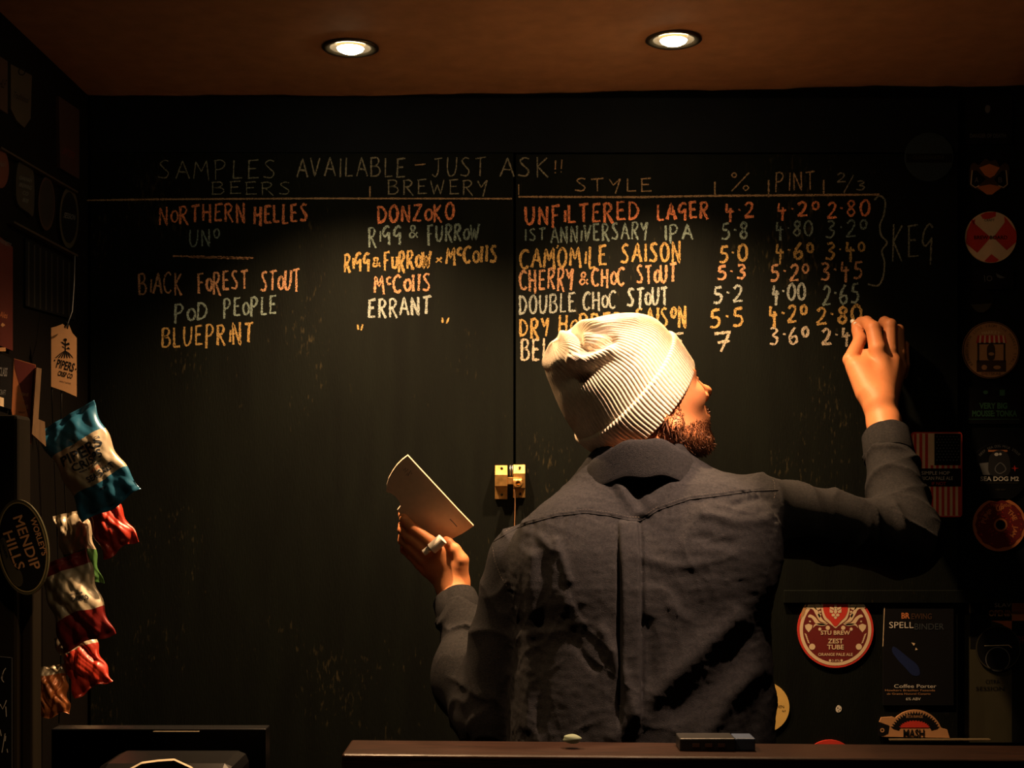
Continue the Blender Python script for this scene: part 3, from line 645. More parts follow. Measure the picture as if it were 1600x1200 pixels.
def f_shirt(p):
    d = f_shirt_solid(p)
    # openings: neck, cuffs
    d = smax(d, -s_cap(p, NK+Vector((0.0, 0.005, -0.02)), Hd(-0.02, 0, -0.02), .064, .085), 0.004)
    return d
M_shirt = mat('denim_linen', (0.105, 0.108, 0.125), 0.92, vary=0.30, scale=260, bump=0.55, bscale=900, spec=0.12, aniso_cols=((0.0125, 0.0130, 0.0150), (0.0240, 0.0230, 0.0245)))
Vs, Qs = implicit(f_shirt, grid_axis([(-0.19, 0.77, 0.0034)]), grid_axis([(2.10, 2.34, 0.0030), (2.34, 2.66, 0.0045)]), grid_axis([(0.96, 1.66, 0.0034)]))
shirt = np_obj('shirt', Vs, Qs, M_shirt, man)
shirt['label'] = 'dark denim shirt with a back yoke and box pleat'
# ------------------------------------------------------------------ beanie
M_knit = mat('cream_knit', (0.72, 0.62, 0.48), 0.95, vary=0.10, scale=120, bump=0.5, bscale=700, spec=0.08)
bh, bz = -0.77, 0.64
BA = (h_*bh+zz*bz).normalized(); BQ = (h_*0.64+zz*0.77).normalized(); BR = BA.cross(BQ); BR = BR if BR.dot(hr) > 0 else -BR
def px3(px, py, Y=2.335): return Pp(px, py, Y)
B0 = px3(975, 602)                  # centre of the cuff's upper edge
NR = 108
def beanie_pt(a, th, layer=0.0, rib=1.0):
    """a: metres from the cuff edge towards the crown; th: angle round the axis (0 = forehead side, pi/2 = his right)"""
    pts_a = [-0.062, 0.0, 0.055, 0.095, 0.122, 0.136]
    hi = [0.108, 0.119, 0.108, 0.074, 0.030, -0.035]; lo = [-0.112, -0.119, -0.104, -0.087, -0.072, -0.055]
    wd = [0.088, 0.094, 0.094, 0.078, 0.050, 0.003]
    x = np.asarray(a)
    H_ = np.interp(x, pts_a, hi); L_ = np.interp(x, pts_a, lo); W_ = np.interp(x, pts_a, wd)
    c = (H_+L_)/2; rq = (H_-L_)/2
    return c, rq, W_
NU, NV = NR*8, 110
def smooth_interp(x, xs, ys):
    xs = np.array(xs); ys = np.array(ys); m = np.gradient(ys, xs)
    i = np.clip(np.searchsorted(xs, x)-1, 0, len(xs)-2); h = xs[i+1]-xs[i]; t = (x-xs[i])/h
    return (2*t**3-3*t**2+1)*ys[i]+(t**3-2*t**2+t)*h*m[i]+(-2*t**3+3*t**2)*ys[i+1]+(t**3-t**2)*h*m[i+1]
def build_beanie(name, a0, a1, off, closed, m, parent, thick=0.0):
    th = np.linspace(0, 2*math.pi, NU, endpoint=False)
    if closed:
        s = np.linspace(0, 1, NV); av = a0+(a1-a0)*np.sin(s*math.pi/2)**0.9
    else:
        s = np.linspace(0, 1, 34); av = a0+(a1-a0)*s
    pts_a = [-0.062, 0.0, 0.045, 0.085, 0.113, 0.130, 0.1385]
    hi = [0.106, 0.117, 0.113, 0.082, 0.045, 0.012, -0.030]; lo = [-0.108, -0.117, -0.103, -0.086, -0.072, -0.060, -0.034]
    wd = [0.088, 0.093, 0.094, 0.084, 0.066, 0.044, 0.001]
    V = np.zeros((len(av), NU, 3)); 
    for i, a in enumerate(av):
        H_ = float(smooth_interp(a, pts_a, hi)); L_ = float(smooth_interp(a, pts_a, lo)); W_ = max(0.0008, float(smooth_interp(a, pts_a, wd)))
        c = (H_+L_)/2; rq = max(0.0008, (H_-L_)/2)
        ribf = 1.0 if not closed else float(np.clip((0.139-a)/0.05, 0.45, 1))
        o = off
        if not closed:
            e = min((a-a0), (a1-a)); o = off*min(1, math.sqrt(max(e, 0)/0.004))-0.0015*(e <= 0)
        rb = 0.0011*ribf*(np.abs(np.cos(th*NR/2+0.25*math.sin(a*60)))**0.7*2-1)
        wc = float(np.clip((a-0.09)/0.03, 0, 1)) if closed else 0.0
        rb = rb*(1-wc)+wc*0.0014*(np.abs(np.cos(th*NR/4))**0.7*2-1)
        cq = np.cos(th); sr = np.sin(th)
        q = c+(rq+o+rb)*cq; r = (W_+o+rb)*sr
        for k, (vec, comp) in enumerate(((BA, a), (BQ, q), (BR, r))):
            for d_ in range(3): V[i, :, d_] += vec[d_]*comp
    V += np.array(tuple(B0))
    n = NU; m_ = len(av)
    V = V.reshape(-1, 3)
    # slouch folds near the crown, as the photograph shows them
    px = 800+V[:, 0]*F/2.335; py = HY-(V[:, 2]-CZ)*F/2.335; near = sstep(2.345, 2.31, V[:, 1])
    cen = np.array(tuple(B0+BA*0.04)); dr = V-cen; dr /= np.linalg.norm(dr, axis=1)[:, None]+1e-9
    if closed:
        d = polyd(px, py, [(889, 516), (898, 530), (901, 548), (912, 558), (932, 552), (950, 540)]); V -= dr*(0.012*np.exp(-(d/6.5)**2)*near)[:, None]
        d = polyd(px, py, [(880, 524), (888, 548), (895, 568)]); V += dr*(0.007*np.exp(-(d/8.0)**2)*near)[:, None]
        d = polyd(px, py, [(893, 572), (915, 573), (945, 560)]); V += dr*(0.013*np.exp(-(d/10.0)**2)*near)[:, None]
        d = polyd(px, py, [(885, 600), (920, 590), (945, 572)]); V -= dr*(0.008*np.exp(-(d/15.0)**2)*near)[:, None]
        d = polyd(px, py, [(910, 512), (940, 516), (985, 508)]); V += dr*(0.005*np.exp(-(d/8.0)**2))[:, None]
        d = polyd(px, py, [(905, 522), (940, 530)]); V -= dr*(0.005*np.exp(-(d/6.0)**2))[:, None]
        d = polyd(px, py, [(862, 540), (868, 590), (888, 650)]); V += dr*(0.004*np.exp(-(d/9.0)**2)*near)[:, None]
    idx = np.arange(m_*n).reshape(m_, n); nx_ = np.roll(idx, -1, axis=1)
    Q = np.stack([idx[:-1], nx_[:-1], nx_[1:], idx[1:]], -1).reshape(-1, 4)
    return np_obj(name, V, Q, m, parent)
bn = build_beanie('beanie', -0.055, 0.1385, 0.0, True, M_knit, man)
bn['label'] = 'cream ribbed knit beanie slouching to the back'
cf = build_beanie('beanie_cuff', -0.062, 0.002, 0.0052, False, M_knit, bn)
bsq = None

# ------------------------------------------------------------------ collar, cuffs, hair, trousers, shoes
cv = []; cfc = []
nphi, prof = 96, [(-0.010, -0.052), (-0.007, -0.020), (-0.003, -0.004), (0.001, 0.0), (0.006, -0.003), (0.011, -0.016), (0.016, -0.034), (0.021, -0.050)]
CC = Vector((0.209, 2.322, 0))
for i in range(nphi+1):
    a = math.radians(-250+320*i/nphi)+0.0
    c_, s_ = math.cos(a), math.sin(a)
    back = max(0.0, -s_); front = max(0.0, s_)
    zr = 1.553+0.044*back**1.6-0.05*front**1.5+0.004*c_+0.002*math.sin(a*9)
    lean = 0.016*back
    for j, (dr, dz) in enumerate(prof):
        rr = 1+0.03*math.sin(a*5+1)*(j > 4)
        cv.append((CC.x+(0.086+dr*rr)*c_, CC.y+(0.078+dr*rr)*s_-lean*(1+dz/0.05), zr+dz*(1+0.25*back+0.5*front*(j > 4))+0.0008*math.sin(a*13)*(j > 5)))
for i in range(nphi):
    for j in range(len(prof)-1):
        k = len(prof); cfc.append((i*k+j, i*k+j+1, (i+1)*k+j+1, (i+1)*k+j))
col = mesh_obj('collar', cv, cfc, M_shirt, man, smooth=True)
md = col.modifiers.new('cloth', 'SOLIDIFY'); md.thickness = 0.0022; md.offset = 0
md = col.modifiers.new('round', 'SUBSURF'); md.levels = 1; md.render_levels = 1
def cuff(c0, c1, r0, r1):
    ax = (c1-c0).normalized(); L = (c1-c0).length; u = ax.orthogonal().normalized(); w = ax.cross(u); V = []; Fs = []
    pf = [(-0.004, 0.3), (0.0, 0.10), (0.0008, 0.12), (0.0006, 0.5), (0.0008, 0.97), (0.0, 1.0), (-0.0022, 1.0), (-0.003, 0.97), (-0.003, 0.55)]
    n = 72
    for dr, t in pf:
        for k in range(n):
            a = 2*math.pi*k/n; r = r0+(r1-r0)*t+dr+0.0009*math.sin(3*a+1)+0.0005*math.sin(7*a)
            lap = 0.0012 if 0.2 < a < 3.4 else 0.0
            V.append(c0+ax*(L*t+0.0012*math.sin(2*a))+(u*math.cos(a)+w*math.sin(a))*(r+lap))
    for i in range(len(pf)-1):
        for k in range(n): Fs.append((i*n+k, i*n+(k+1) % n, (i+1)*n+(k+1) % n, (i+1)*n+k))
    return mesh_obj('cuff', V, Fs, M_shirt, man, smooth=True)
cuff(CUFL0, CUFL1, .0425, .040); cuff(CUFR0, CUFR1, .0445, .0415)

# nearest-surface lookup on the shirt, for stitching that follows the cloth
def bvh_of(o):
    me = o.data; return BVHTree.FromPolygons([v.co.copy() for v in me.vertices], [tuple(p.vertices) for p in me.polygons])
SB = bvh_of(shirt)
def on_shirt(X, Z):
    h = SB.ray_cast(Vector((X, 1.9, Z)), Vector((0, 1, 0)))
    return (h[0], h[1]) if h[0] is not None else (None, None)
def stitch_row(pts, step=0.0042, length=0.0026, name='stitching'):
    V = []; Fs = []
    path = []
    for (x0, y0), (x1, y1) in zip(pts, pts[1:]):
        n = max(1, int(math.hypot(x1-x0, y1-y0)/(step*1000)))
        for k in range(n): path.append((x0+(x1-x0)*k/n, y0+(y1-y0)*k/n))
    for (xa, ya), (xb, yb) in zip(path, path[1:]):
        e = [on_shirt((xa+(xb-xa)*t-800)/1000, CZ-(ya+(yb-ya)*t-780)/1000) for t in (0, length/step)]
        if e[0][0] is None or e[1][0] is None or (e[0][0]-e[1][0]).length > 0.006: continue
        v, f_ = tube_data([e[0][0]+e[0][1]*0.0003, e[1][0]+e[1][1]*0.0003], 0.00045, 4)
        o = len(V); V += v; Fs += [tuple(i+o for i in q) for q in f_]
    return V, Fs
SV = []; SF = []
for row in ([(x, y-4.5) for x, y in YOKE[1:-1]], [(1222, 738), (1226, 752), (1225, 770), (1220, 785)], [(768, 858), (772, 880), (782, 905), (795, 925)]):
    v, f_ = stitch_row(row); o = len(SV); SV += v; SF += [tuple(i+o for i in q) for q in f_]
st_o = mesh_obj('stitching', SV, SF, mat('thread', (0.16, 0.13, 0.11), 0.8), man); st_o['kind'] = 'stuff'

seam_p = []
for k in range(240):
    x = 752+(1230-752)*k/239; y = float(np.interp(x, YX, YY))+1.2
    h0, h1 = on_shirt((x-800)/1000, CZ-(y-780)/1000)
    if h0 is not None and h0.y < 2.36: seam_p.append(h0-Vector((0, 0.0002, 0)))
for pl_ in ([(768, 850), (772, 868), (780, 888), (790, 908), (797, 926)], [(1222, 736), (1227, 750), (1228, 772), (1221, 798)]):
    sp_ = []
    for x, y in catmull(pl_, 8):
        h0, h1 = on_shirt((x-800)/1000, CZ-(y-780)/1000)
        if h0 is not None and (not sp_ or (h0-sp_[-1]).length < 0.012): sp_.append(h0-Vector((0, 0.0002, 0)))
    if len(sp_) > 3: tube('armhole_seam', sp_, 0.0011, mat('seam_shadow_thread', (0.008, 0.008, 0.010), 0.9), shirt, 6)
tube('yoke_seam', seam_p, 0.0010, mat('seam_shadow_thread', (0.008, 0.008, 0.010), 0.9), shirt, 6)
# beard, moustache, nape hair
me = body.data; co = np.zeros(len(me.vertices)*3, dtype=f32); me.vertices.foreach_get('co', co); co = co.reshape(-1, 3)
no_ = np.zeros(len(me.vertices)*3, dtype=f32); me.vertex_normals.foreach_get('vector', no_); no_ = no_.reshape(-1, 3)
q = headq(co); nr = no_@HM.T
def strands(name, sel, n, length, m, flow, parent, w=0.0007, curl=0.3):
    idx = np.nonzero(sel)[0]
    pick = rng.choice(idx, n); V = []; Fs = []
    for i in pick:
        p = Vector(co[i].tolist())+Vector(rng.normal(0, 0.0009, 3).tolist()); nm = Vector(no_[i].tolist())
        d = (nm*0.55+flow*0.8+Vector(rng.normal(0, curl, 3).tolist())).normalized(); L = length*rng.uniform(0.5, 1.15)
        side = d.cross(nm+Vector(rng.normal(0, .4, 3).tolist())).normalized()*w; o = len(V)
        d2 = (d+flow*0.5+Vector(rng.normal(0, curl*0.6, 3).tolist())).normalized()
        p0 = p-nm*0.001; p1 = p0+d*L*0.55; p2 = p1+d2*L*0.45
        V += [p0-side, p0+side, p1-side*0.8, p1+side*0.8, p2]
        Fs += [(o, o+1, o+3, o+2), (o+2, o+3, o+4)]
    ob = mesh_obj(name, V, Fs, m, parent); ob['kind'] = 'stuff'; return ob
M_hair = mat('brown_hair', (0.13, 0.048, 0.020), 0.55, vary=0.4, scale=300, spec=0.4)
f_, r_, u_ = q[:, 0], np.abs(q[:, 1]), q[:, 2]
jaw = (u_ < -0.058-0.25*np.maximum(f_-0.045, 0)) & (u_ > -0.145) & (f_ > -0.012) & (f_ < 0.12) & ~((f_ > 0.083) & (u_ > -0.079) & (r_ < 0.026))
side_b = (u_ < 0.012) & (u_ > -0.06) & (f_ > -0.002) & (f_ < 0.022) & (r_ > 0.045)
must = (f_ > 0.086) & (u_ < -0.047) & (u_ > -0.0595) & (r_ < 0.028)
strands('beard', jaw | side_b, 9000, 0.0085, M_hair, -hu*0.8+hf*0.25, man, 0.0006)
strands('moustache', must, 900, 0.008, M_hair, -hu*0.7, man, 0.0005)
brow = (f_ > 0.068) & (u_ > 0.010) & (u_ < 0.020) & (r_ > 0.014) & (r_ < 0.048)
if brow.any(): strands('eyebrow', brow, 350, 0.007, M_hair, hf*0.1-hu*0.1, man, 0.0005)
nape = (f_ < -0.02) & (u_ < -0.035) & (u_ > -0.115) & (r_ < 0.07)
strands('hair', nape | ((f_ < 0.0) & (f_ > -0.05) & (u_ < -0.03) & (u_ > -0.065) & (r_ > 0.04)), 6000, 0.022, M_hair, -hu*0.9, man, 0.0008)
for s in (1, -1):
    c = Hd(0.0775, 0.031*s, -0.001)
    bm = bmesh.new(); bmesh.ops.create_uvsphere(bm, u_segments=20, v_segments=14, radius=0.0125, matrix=Matrix.Translation(c))
    e = bm_obj('eye', bm, mat('eye_white', (0.7, 0.66, 0.6), 0.25, vary=0.03), man, smooth=True)
    bm = bmesh.new(); bmesh.ops.create_uvsphere(bm, u_segments=16, v_segments=10, radius=0.0058, matrix=Matrix.Translation(c+(hf*0.9+hu*0.15).normalized()*0.0082))
    bm_obj('iris', bm, mat('iris_brown', (0.05, 0.03, 0.02), 0.2), e, smooth=True)
def f_trousers(p):
    d = f_torso(p, [(0.7, .215, 2.36, .17, .12), (0.95, .215, 2.355, .178, .125), (1.06, .215, 2.35, .172, .12)], 2.4, 1.05, 0.80)
    for hp, kx, fx in ((HIPL, 0.11, 0.10), (HIPR, 0.32, 0.33)):
        kn = Vector((kx, 2.34, 0.48)); an = Vector((fx, 2.37, 0.08))
        d = smin(d, s_cap(p, hp, kn, .098, .068), 0.03); d = smin(d, s_cap(p, kn, an, .068, .052), 0.02)
    d = d+0.003*wave(p, 21, 25)
    return smax(d, 0.055-p[:, 2], 0.004)
Vt, Qt = implicit(f_trousers, grid_axis([(-0.02, 0.46, 0.012)]), grid_axis([(2.18, 2.54, 0.012)]), grid_axis([(0.03, 1.08, 0.014)]))
np_obj('trousers', Vt, Qt, mat('black_trousers', (0.012, 0.012, 0.014), 0.9), man)
for fx in (0.10, 0.33):
    def f_shoe(p, fx=fx):
        d = smin(s_cap(p, (fx, 2.36, 0.055), (fx, 2.50, 0.045), .046, .042), s_cap(p, (fx, 2.37, 0.09), (fx, 2.37, 0.06), .046, .046), 0.02)
        return smax(d, 0.001-p[:, 2], 0.003)
    Vt, Qt = implicit(f_shoe, grid_axis([(fx-0.07, fx+0.07, 0.006)]), grid_axis([(2.28, 2.58, 0.006)]), grid_axis([(-0.008, 0.16, 0.006)]))
    np_obj('shoe', Vt, Qt, mat('shoe_leather', (0.02, 0.014, 0.01), 0.45), man)

# ------------------------------------------------------------------ flat print helpers
def ray_plane(px, py, pt, n):
    d = Vector(((px-800)/F, 1.0, -(py-HY)/F)); o = Vector((0, 0, CZ))
    return o+d*((pt-o).dot(n)/d.dot(n))
FONT = {}
def text_mesh(s, bold=0.0, spacing=1.0):
    key = (s, bold, spacing)
    if key not in FONT:
        cu = bpy.data.curves.new('lettering', 'FONT'); cu.body = s; cu.size = 1.0; cu.offset = bold; cu.resolution_u = 3; cu.space_character = spacing
        ob = bpy.data.objects.new('lettering', cu); C.objects.link(ob)
        d_ = bpy.context.evaluated_depsgraph_get(); m_ = bpy.data.meshes.new_from_object(ob.evaluated_get(d_))
        vs = [(v.co.x, v.co.y) for v in m_.vertices]; fs = [tuple(p.vertices) for p in m_.polygons]
        bpy.data.objects.remove(ob); bpy.data.curves.remove(cu); bpy.data.meshes.remove(m_)
        FONT[key] = (vs, fs)
    return FONT[key]
def text_px(s, cx, cy, w=None, h=10, rot=0.0, bold=0.0, spacing=1.0, shear=0.0):
    """lettering centred on cx, cy with cap height h and (optional) width w, in picture pixels"""
    vs, fs = text_mesh(s, bold, spacing)
    if not vs: return [], []
    x0 = min(v[0] for v in vs); x1 = max(v[0] for v in vs); y0 = 0; y1 = 0.69
    sy = h/0.69; sx = (w/(x1-x0)) if w else sy; c, s_ = math.cos(rot), math.sin(rot); out = []
    for x, y in vs:
        a = (x-(x0+x1)/2)*sx+shear*y*sy; b = -(y-(y0+y1)/2)*sy
        out.append((cx+a*c-b*s_, cy+a*s_+b*c))
    return out, fs
def arc_text(s, cx, cy, r, a0, a1, h, bold=0.0, inside=False):
    """letters along a circle; angles in degrees, 0 = right, 90 = up"""
    V = []; Fs = []; n = len(s)
    for i, ch in enumerate(s):
        if ch == ' ': continue
        a = math.radians(a0+(a1-a0)*(i+0.5)/n)
        x = cx+r*math.cos(a); y = cy-r*math.sin(a)
        rot = (math.pi/2-a) if not inside else (-math.pi/2-a)
        v, f = text_px(ch, x, y, None, h, rot, bold)
        o = len(V); V += v; Fs += [tuple(k+o for k in q_) for q_ in f]
    return V, Fs
def circ(cx, cy, rx, ry=None, n=48, a0=0, a1=360, rot=0):
    ry = ry or rx; out = []
    m_ = n if a1-a0 >= 360 else n+1
    for k in range(m_):
        a = math.radians(a0+(a1-a0)*k/n); x, y = rx*math.cos(a), -ry*math.sin(a)
        c, s_ = math.cos(rot), math.sin(rot); out.append((cx+x*c-y*s_, cy+x*s_+y*c))
    return out
class Card:
    def __init__(self, name, label, cat, outline, m, pt, n=(0, -1, 0), thick=0.003, group=None, board='backing', bevel=0.0006):
        self.n = Vector(n).normalized(); self.pt = Vector(pt); self.th = thick; self.front = self.pt+self.n*thick
        cx = sum(p[0] for p in outline)/len(outline); cy = sum(p[1] for p in outline)/len(outline)
        self.root = empty(name, ray_plane(cx, cy, self.front, self.n), label, cat, group)
        V = [ray_plane(x, y, self.front, self.n) for x, y in outline]; k = len(V); V += [v-self.n*thick for v in V]
        bm = bmesh.new(); vs = [bm.verts.new(v) for v in V]
        tri = tessellate_polygon([[Vector((x, y, 0)) for x, y in outline]])
        for t in tri: bm.faces.new([vs[i] for i in t]); bm.faces.new([vs[i+k] for i in reversed(t)])
        for i in range(k): bm.faces.new([vs[i], vs[(i+1) % k], vs[(i+1) % k+k], vs[i+k]])
        self.board = bm_obj(board, bm, m, self.root)
    def put(self, name, V2, Fs, m, layer=1, parent=None):
        if not V2: return None
        pl = self.front+self.n*(0.00025*layer)
        return mesh_obj(name, [ray_plane(x, y, pl, self.n) for x, y in V2], Fs, m, parent or self.root)
    def poly(self, name, pts, m, layer=1):
        tri = tessellate_polygon([[Vector((x, y, 0)) for x, y in pts]]); return self.put(name, pts, [tuple(t) for t in tri], m, layer)
    def polys(self, name, lst, m, layer=1):
        V = []; Fs = []
        for pts in lst:
            o = len(V); tri = tessellate_polygon([[Vector((x, y, 0)) for x, y in pts]]); V += pts; Fs += [tuple(i+o for i in t) for t in tri]
        o_ = self.put(name, V, Fs, m, layer)
        if len(lst) > 1 and o_: o_['kind'] = 'stuff'
        return o_
    def ring(self, name, cx, cy, r0, r1, m, layer=1, asp=1.0, a0=0, a1=360, rot=0):
        n = 64; A = circ(cx, cy, r0, r0*asp, n, a0, a1, rot); B = circ(cx, cy, r1, r1*asp, n, a0, a1, rot); k = len(A)
        Fs = [(i, (i+1) % k, k+(i+1) % k, k+i) for i in range(k if a1-a0 >= 360 else k-1)]
        return self.put(name, A+B, Fs, m, layer)
    def line(self, name, pts, w, m, layer=1):
        V = []; Fs = []
        for i, (x, y) in enumerate(pts):
            x0, y0 = pts[max(i-1, 0)]; x1, y1 = pts[min(i+1, len(pts)-1)]; L = math.hypot(x1-x0, y1-y0) or 1
            nx_, ny_ = -(y1-y0)/L, (x1-x0)/L; V += [(x-nx_*w/2, y-ny_*w/2), (x+nx_*w/2, y+ny_*w/2)]
        Fs = [(2*i, 2*i+1, 2*i+3, 2*i+2) for i in range(len(pts)-1)]
        return self.put(name, V, Fs, m, layer)
    def text(self, s, cx, cy, w, h, m, layer=2, rot=0.0, bold=0.0, name='lettering', shear=0.0):
        v, f = text_px(s, cx, cy, w, h, rot, bold, 1.0, shear); return self.put(name, v, f, m, layer)
    def arc(self, s, cx, cy, r, a0, a1, h, m, layer=2, bold=0.0, inside=False, name='lettering'):
        v, f = arc_text(s, cx, cy, r, a0, a1, h, bold, inside); return self.put(name, v, f, m, layer)
def rect(x0, y0, x1, y1, r=0, n=4):
    if not r: return [(x0, y0), (x1, y0), (x1, y1), (x0, y1)]
    out = []
    for cx, cy, a in ((x1-r, y0+r, -90), (x1-r, y1-r, 0), (x0+r, y1-r, 90), (x0+r, y0+r, 180)):
        for k in range(n+1):
            t = math.radians(a+90*k/n); out.append((cx+r*math.cos(t), cy+r*math.sin(t)))
    return out
def pm(name, col, rough=0.5, **k): return mat(name, col, rough, vary=0.05, scale=40, **k)
K_black = pm('print_black', (0.0065, 0.0065, 0.0072), 0.7, spec=0.1); K_red = pm('print_red', (0.62, 0.045, 0.03)); K_maroon = pm('print_maroon', (0.16, 0.018, 0.018))
K_cream = pm('print_cream', (0.80, 0.62, 0.40)); K_tan = pm('print_tan', (0.52, 0.27, 0.12)); K_orange = pm('print_orange', (0.60, 0.20, 0.07)); K_yellow = pm('print_yellow', (0.72, 0.48, 0.14))
K_green = pm('print_green', (0.04, 0.12, 0.06)); K_white = pm('print_white', (0.72, 0.68, 0.60)); K_grey = pm('print_grey', (0.16, 0.16, 0.16)); K_navy = pm('print_navy', (0.012, 0.022, 0.09)); K_teal = pm('print_teal', (0.02, 0.05, 0.06)); K_dim = pm('print_olive', (0.05, 0.045, 0.025)); K_brown = pm('print_brown', (0.06, 0.03, 0.018))
WP = (0, WY, 0)
DP = (0, DY, 0)

# ------------------------------------------------------------------ card and chalk in the left hand
cn = Vector((0, -1, -0.62)).normalized()
cp = P(690, 843, 2.600)
oc = [(637, 712), (663, 740), (690, 769), (715, 796), (740, 822), (722, 834), (704, 843), (676, 846), (650, 836), (632, 822), (627, 806), (621, 797), (626, 791), (624, 784), (618, 776), (611, 771), (603, 769)]
oc += [(604, 758), (607, 748), (613, 737), (620, 727), (628, 719)]
cd = Card('menu_card', 'thick pale card with a rounded end and a notch, held in his left hand', 'card', oc, mat('pale_board', (0.74, 0.60, 0.44), 0.6, vary=0.05, scale=90), cp, cn, 0.005, board='board')
cd.line('pencil_note', [(630, 735), (634, 731), (633, 738), (638, 733)], 1.0, K_grey, 1)
cd.line('pencil_note', [(634, 743), (638, 738), (637, 744), (642, 735), (643, 741)], 1.0, K_grey, 1)
cd.line('pencil_note', [(703, 811), (708, 816), (714, 823)], 1.6, K_grey, 1)
M_chalk = mat('chalk_stick', (0.85, 0.78, 0.66), 0.9, vary=0.04)
def chalk_piece(a, b, r, label):
    t = (b-a).normalized(); pts = [a, a+t*0.0008, b-t*0.0008, b]
    V_, F_ = tube_data(pts, [r*0.88, r, r, r*0.9], 24); o = mesh_obj('chalk', V_, F_, M_chalk, None, smooth=False); tag(o, label, 'chalk', 'chalk in his hands'); return o
chalk_piece(P(674, 858, 2.543), P(692, 842, 2.540), 0.0105, 'larger pale chalk stub pinched between his left thumb and fingers')
chalk_piece(P(662, 864, 2.548), P(671, 857, 2.546), 0.0058, 'smaller pale chalk stub beside the larger one in his left hand')
chalk_piece(Vector(P(1338, 507, 2.700)), Vector(P(1332, 502, 2.731)), 0.0045, 'thin chalk stick in his raised right hand touching the board')
# ------------------------------------------------------------------ brass latch on the seam
M_brass = mat('aged_brass', (0.62, 0.36, 0.12), 0.38, 0.85, vary=0.25, scale=90, bump=0.15, bscale=300)
M_dark_metal = mat('dark_steel', (0.03, 0.028, 0.025), 0.4, 0.8)
latch = empty('door_latch', P(797, 752, DY), 'small brass slide latch joining the two chalkboard doors at the seam', 'latch')
def bracket(x0, x1, y_top, y_slope, y_block, y_bot, d0, d1, name):
    ys = [y_top, y_slope, y_block, y_bot]; V = []
    pf = [(y_top, 0.0), (y_top, d0), (y_slope, d1), (y_block, d1), (y_block+0.5, d0*1.4), (y_bot, d0*1.4), (y_bot, 0.0)]
    for x in (x0, x1):
        for y, d in pf:
            p = P(x, y, DY); V.append((p.x, DY-0.0002-d, p.z))
    n = len(pf); Fs = [tuple(range(n)), tuple(range(2*n-1, n-1, -1))]+[(i, (i+1) % n, (i+1) % n+n, i+n) for i in range(n)]
    bm = bmesh.new(); vs = [bm.verts.new(v) for v in V]
    for f in Fs: bm.faces.new([vs[i] for i in f])
    return bm_obj(name, bm, M_brass, latch, bevel=0.0007)
bracket(773.5, 793, 727, 742, 760, 780, 0.004, 0.021, 'bracket')
bracket(802, 820.5, 726, 740, 763, 778, 0.004, 0.016, 'bracket')
b0 = P(788, 751, DY); b1 = P(811, 751, DY)
box('slide_bolt', b0.x, b1.x, DY-0.019, DY-0.012, P(0, 757, DY).z, P(0, 746, DY).z, M_brass, latch, 0.0008)
k0 = P(808.5, 755, DY); V, Fq = tube_data([Vector((k0.x-0.008, DY-0.021, k0.z+0.002)), Vector((k0.x+0.008, DY-0.021, k0.z+0.002))], 0.0085, 20)
mesh_obj('knob', V, Fq, M_brass, latch, smooth=False)
lathe('knob_ring', [(0.0045, 0.0), (0.0085, -0.001), (0.0095, -0.004), (0.0085, -0.007), (0.0045, -0.007)], (k0.x+0.001, DY-0.028, k0.z-0.001), M_brass, latch, 24, 'Y')
for sx, sy in ((784, 732), (812, 731), (784, 773), (813, 772)):
    p = P(sx, sy, DY); dd = 0.012 if sy < 740 else 0.0056
    lathe('screw', [(0.0001, -0.0018), (0.0016, -0.0016), (0.0026, -0.0006), (0.0027, 0.001)], (p.x, DY-dd, p.z), M_dark_metal, latch, 16, 'Y')
for px in (797.2, 800.4):
    a = P(px, 727, DY); b = P(px, 745, DY); tube('pin', [(a.x, DY-0.006, a.z), (b.x, DY-0.008, b.z)], 0.0008, mat('steel', (0.6, 0.6, 0.58), 0.3, 0.9), latch, 8)
wire = [(803, 761), (804.4, 768), (805, 780), (804.6, 800), (804, 822), (803.6, 846)]
tube('hanging_wire', [(P(x, y, DY-0.014).x, DY-0.014, P(x, y, DY-0.014).z) for x, y in wire], 0.0011, mat('copper_wire', (0.75, 0.42, 0.22), 0.35, 0.8), latch, 8)
for x in (790, 805):
    pass

# ------------------------------------------------------------------ badges right of the boards (all flat printed boards on the wall)
G1 = 'printed beer badges on the wall'
def badge(name, label, outline, m, pt=WP, n=(0, -1, 0), thick=0.0035, cat='badge', group=G1): return Card(name, label, cat, outline, m, pt, n, thick, group)
c = badge('round_badge', 'crimson round badge with a cream lion head, lower right beside his back', circ(1305.5, 984, 59.5), K_red, DP)
c.ring('border_ring', 1305.5, 984, 51, 56, K_cream, 1); c.poly('field', circ(1305.5, 984, 51), K_maroon, 1)
c.poly('mane_outline', catmull([(1285, 930), (1283, 950), (1287, 966), (1293, 972), (1301, 978), (1305.5, 981.5), (1310, 978), (1318, 972), (1324, 966), (1328, 950), (1326, 930), (1316, 926), (1295, 926)], 4, True), K_cream, 2)
c.poly('mane', catmull([(1288, 932), (1286, 950), (1290, 963), (1297, 970), (1305.5, 979), (1314, 970), (1321, 963), (1325, 950), (1323, 932), (1314, 929), (1297, 929)], 4, True), K_red, 3)
face = []
for s in (-1, 1):
    X = lambda a: 1305.5+s*a
    face += [[(X(1), 950), (X(9), 948), (X(8.5), 951), (X(2), 954)], [(X(3), 955), (X(9.3), 951.5), (X(9), 957), (X(4.5), 958)], circ(X(3.4), 961, 2.8, 2.4, 12)]
face += [[(1303.6, 945), (1307.4, 945), (1308, 957), (1305.5, 959.5), (1303, 957)], circ(1305.5, 965, 2.3, 2.2, 12)]
c.polys('lion_face', face, K_cream, 4)
orn = []
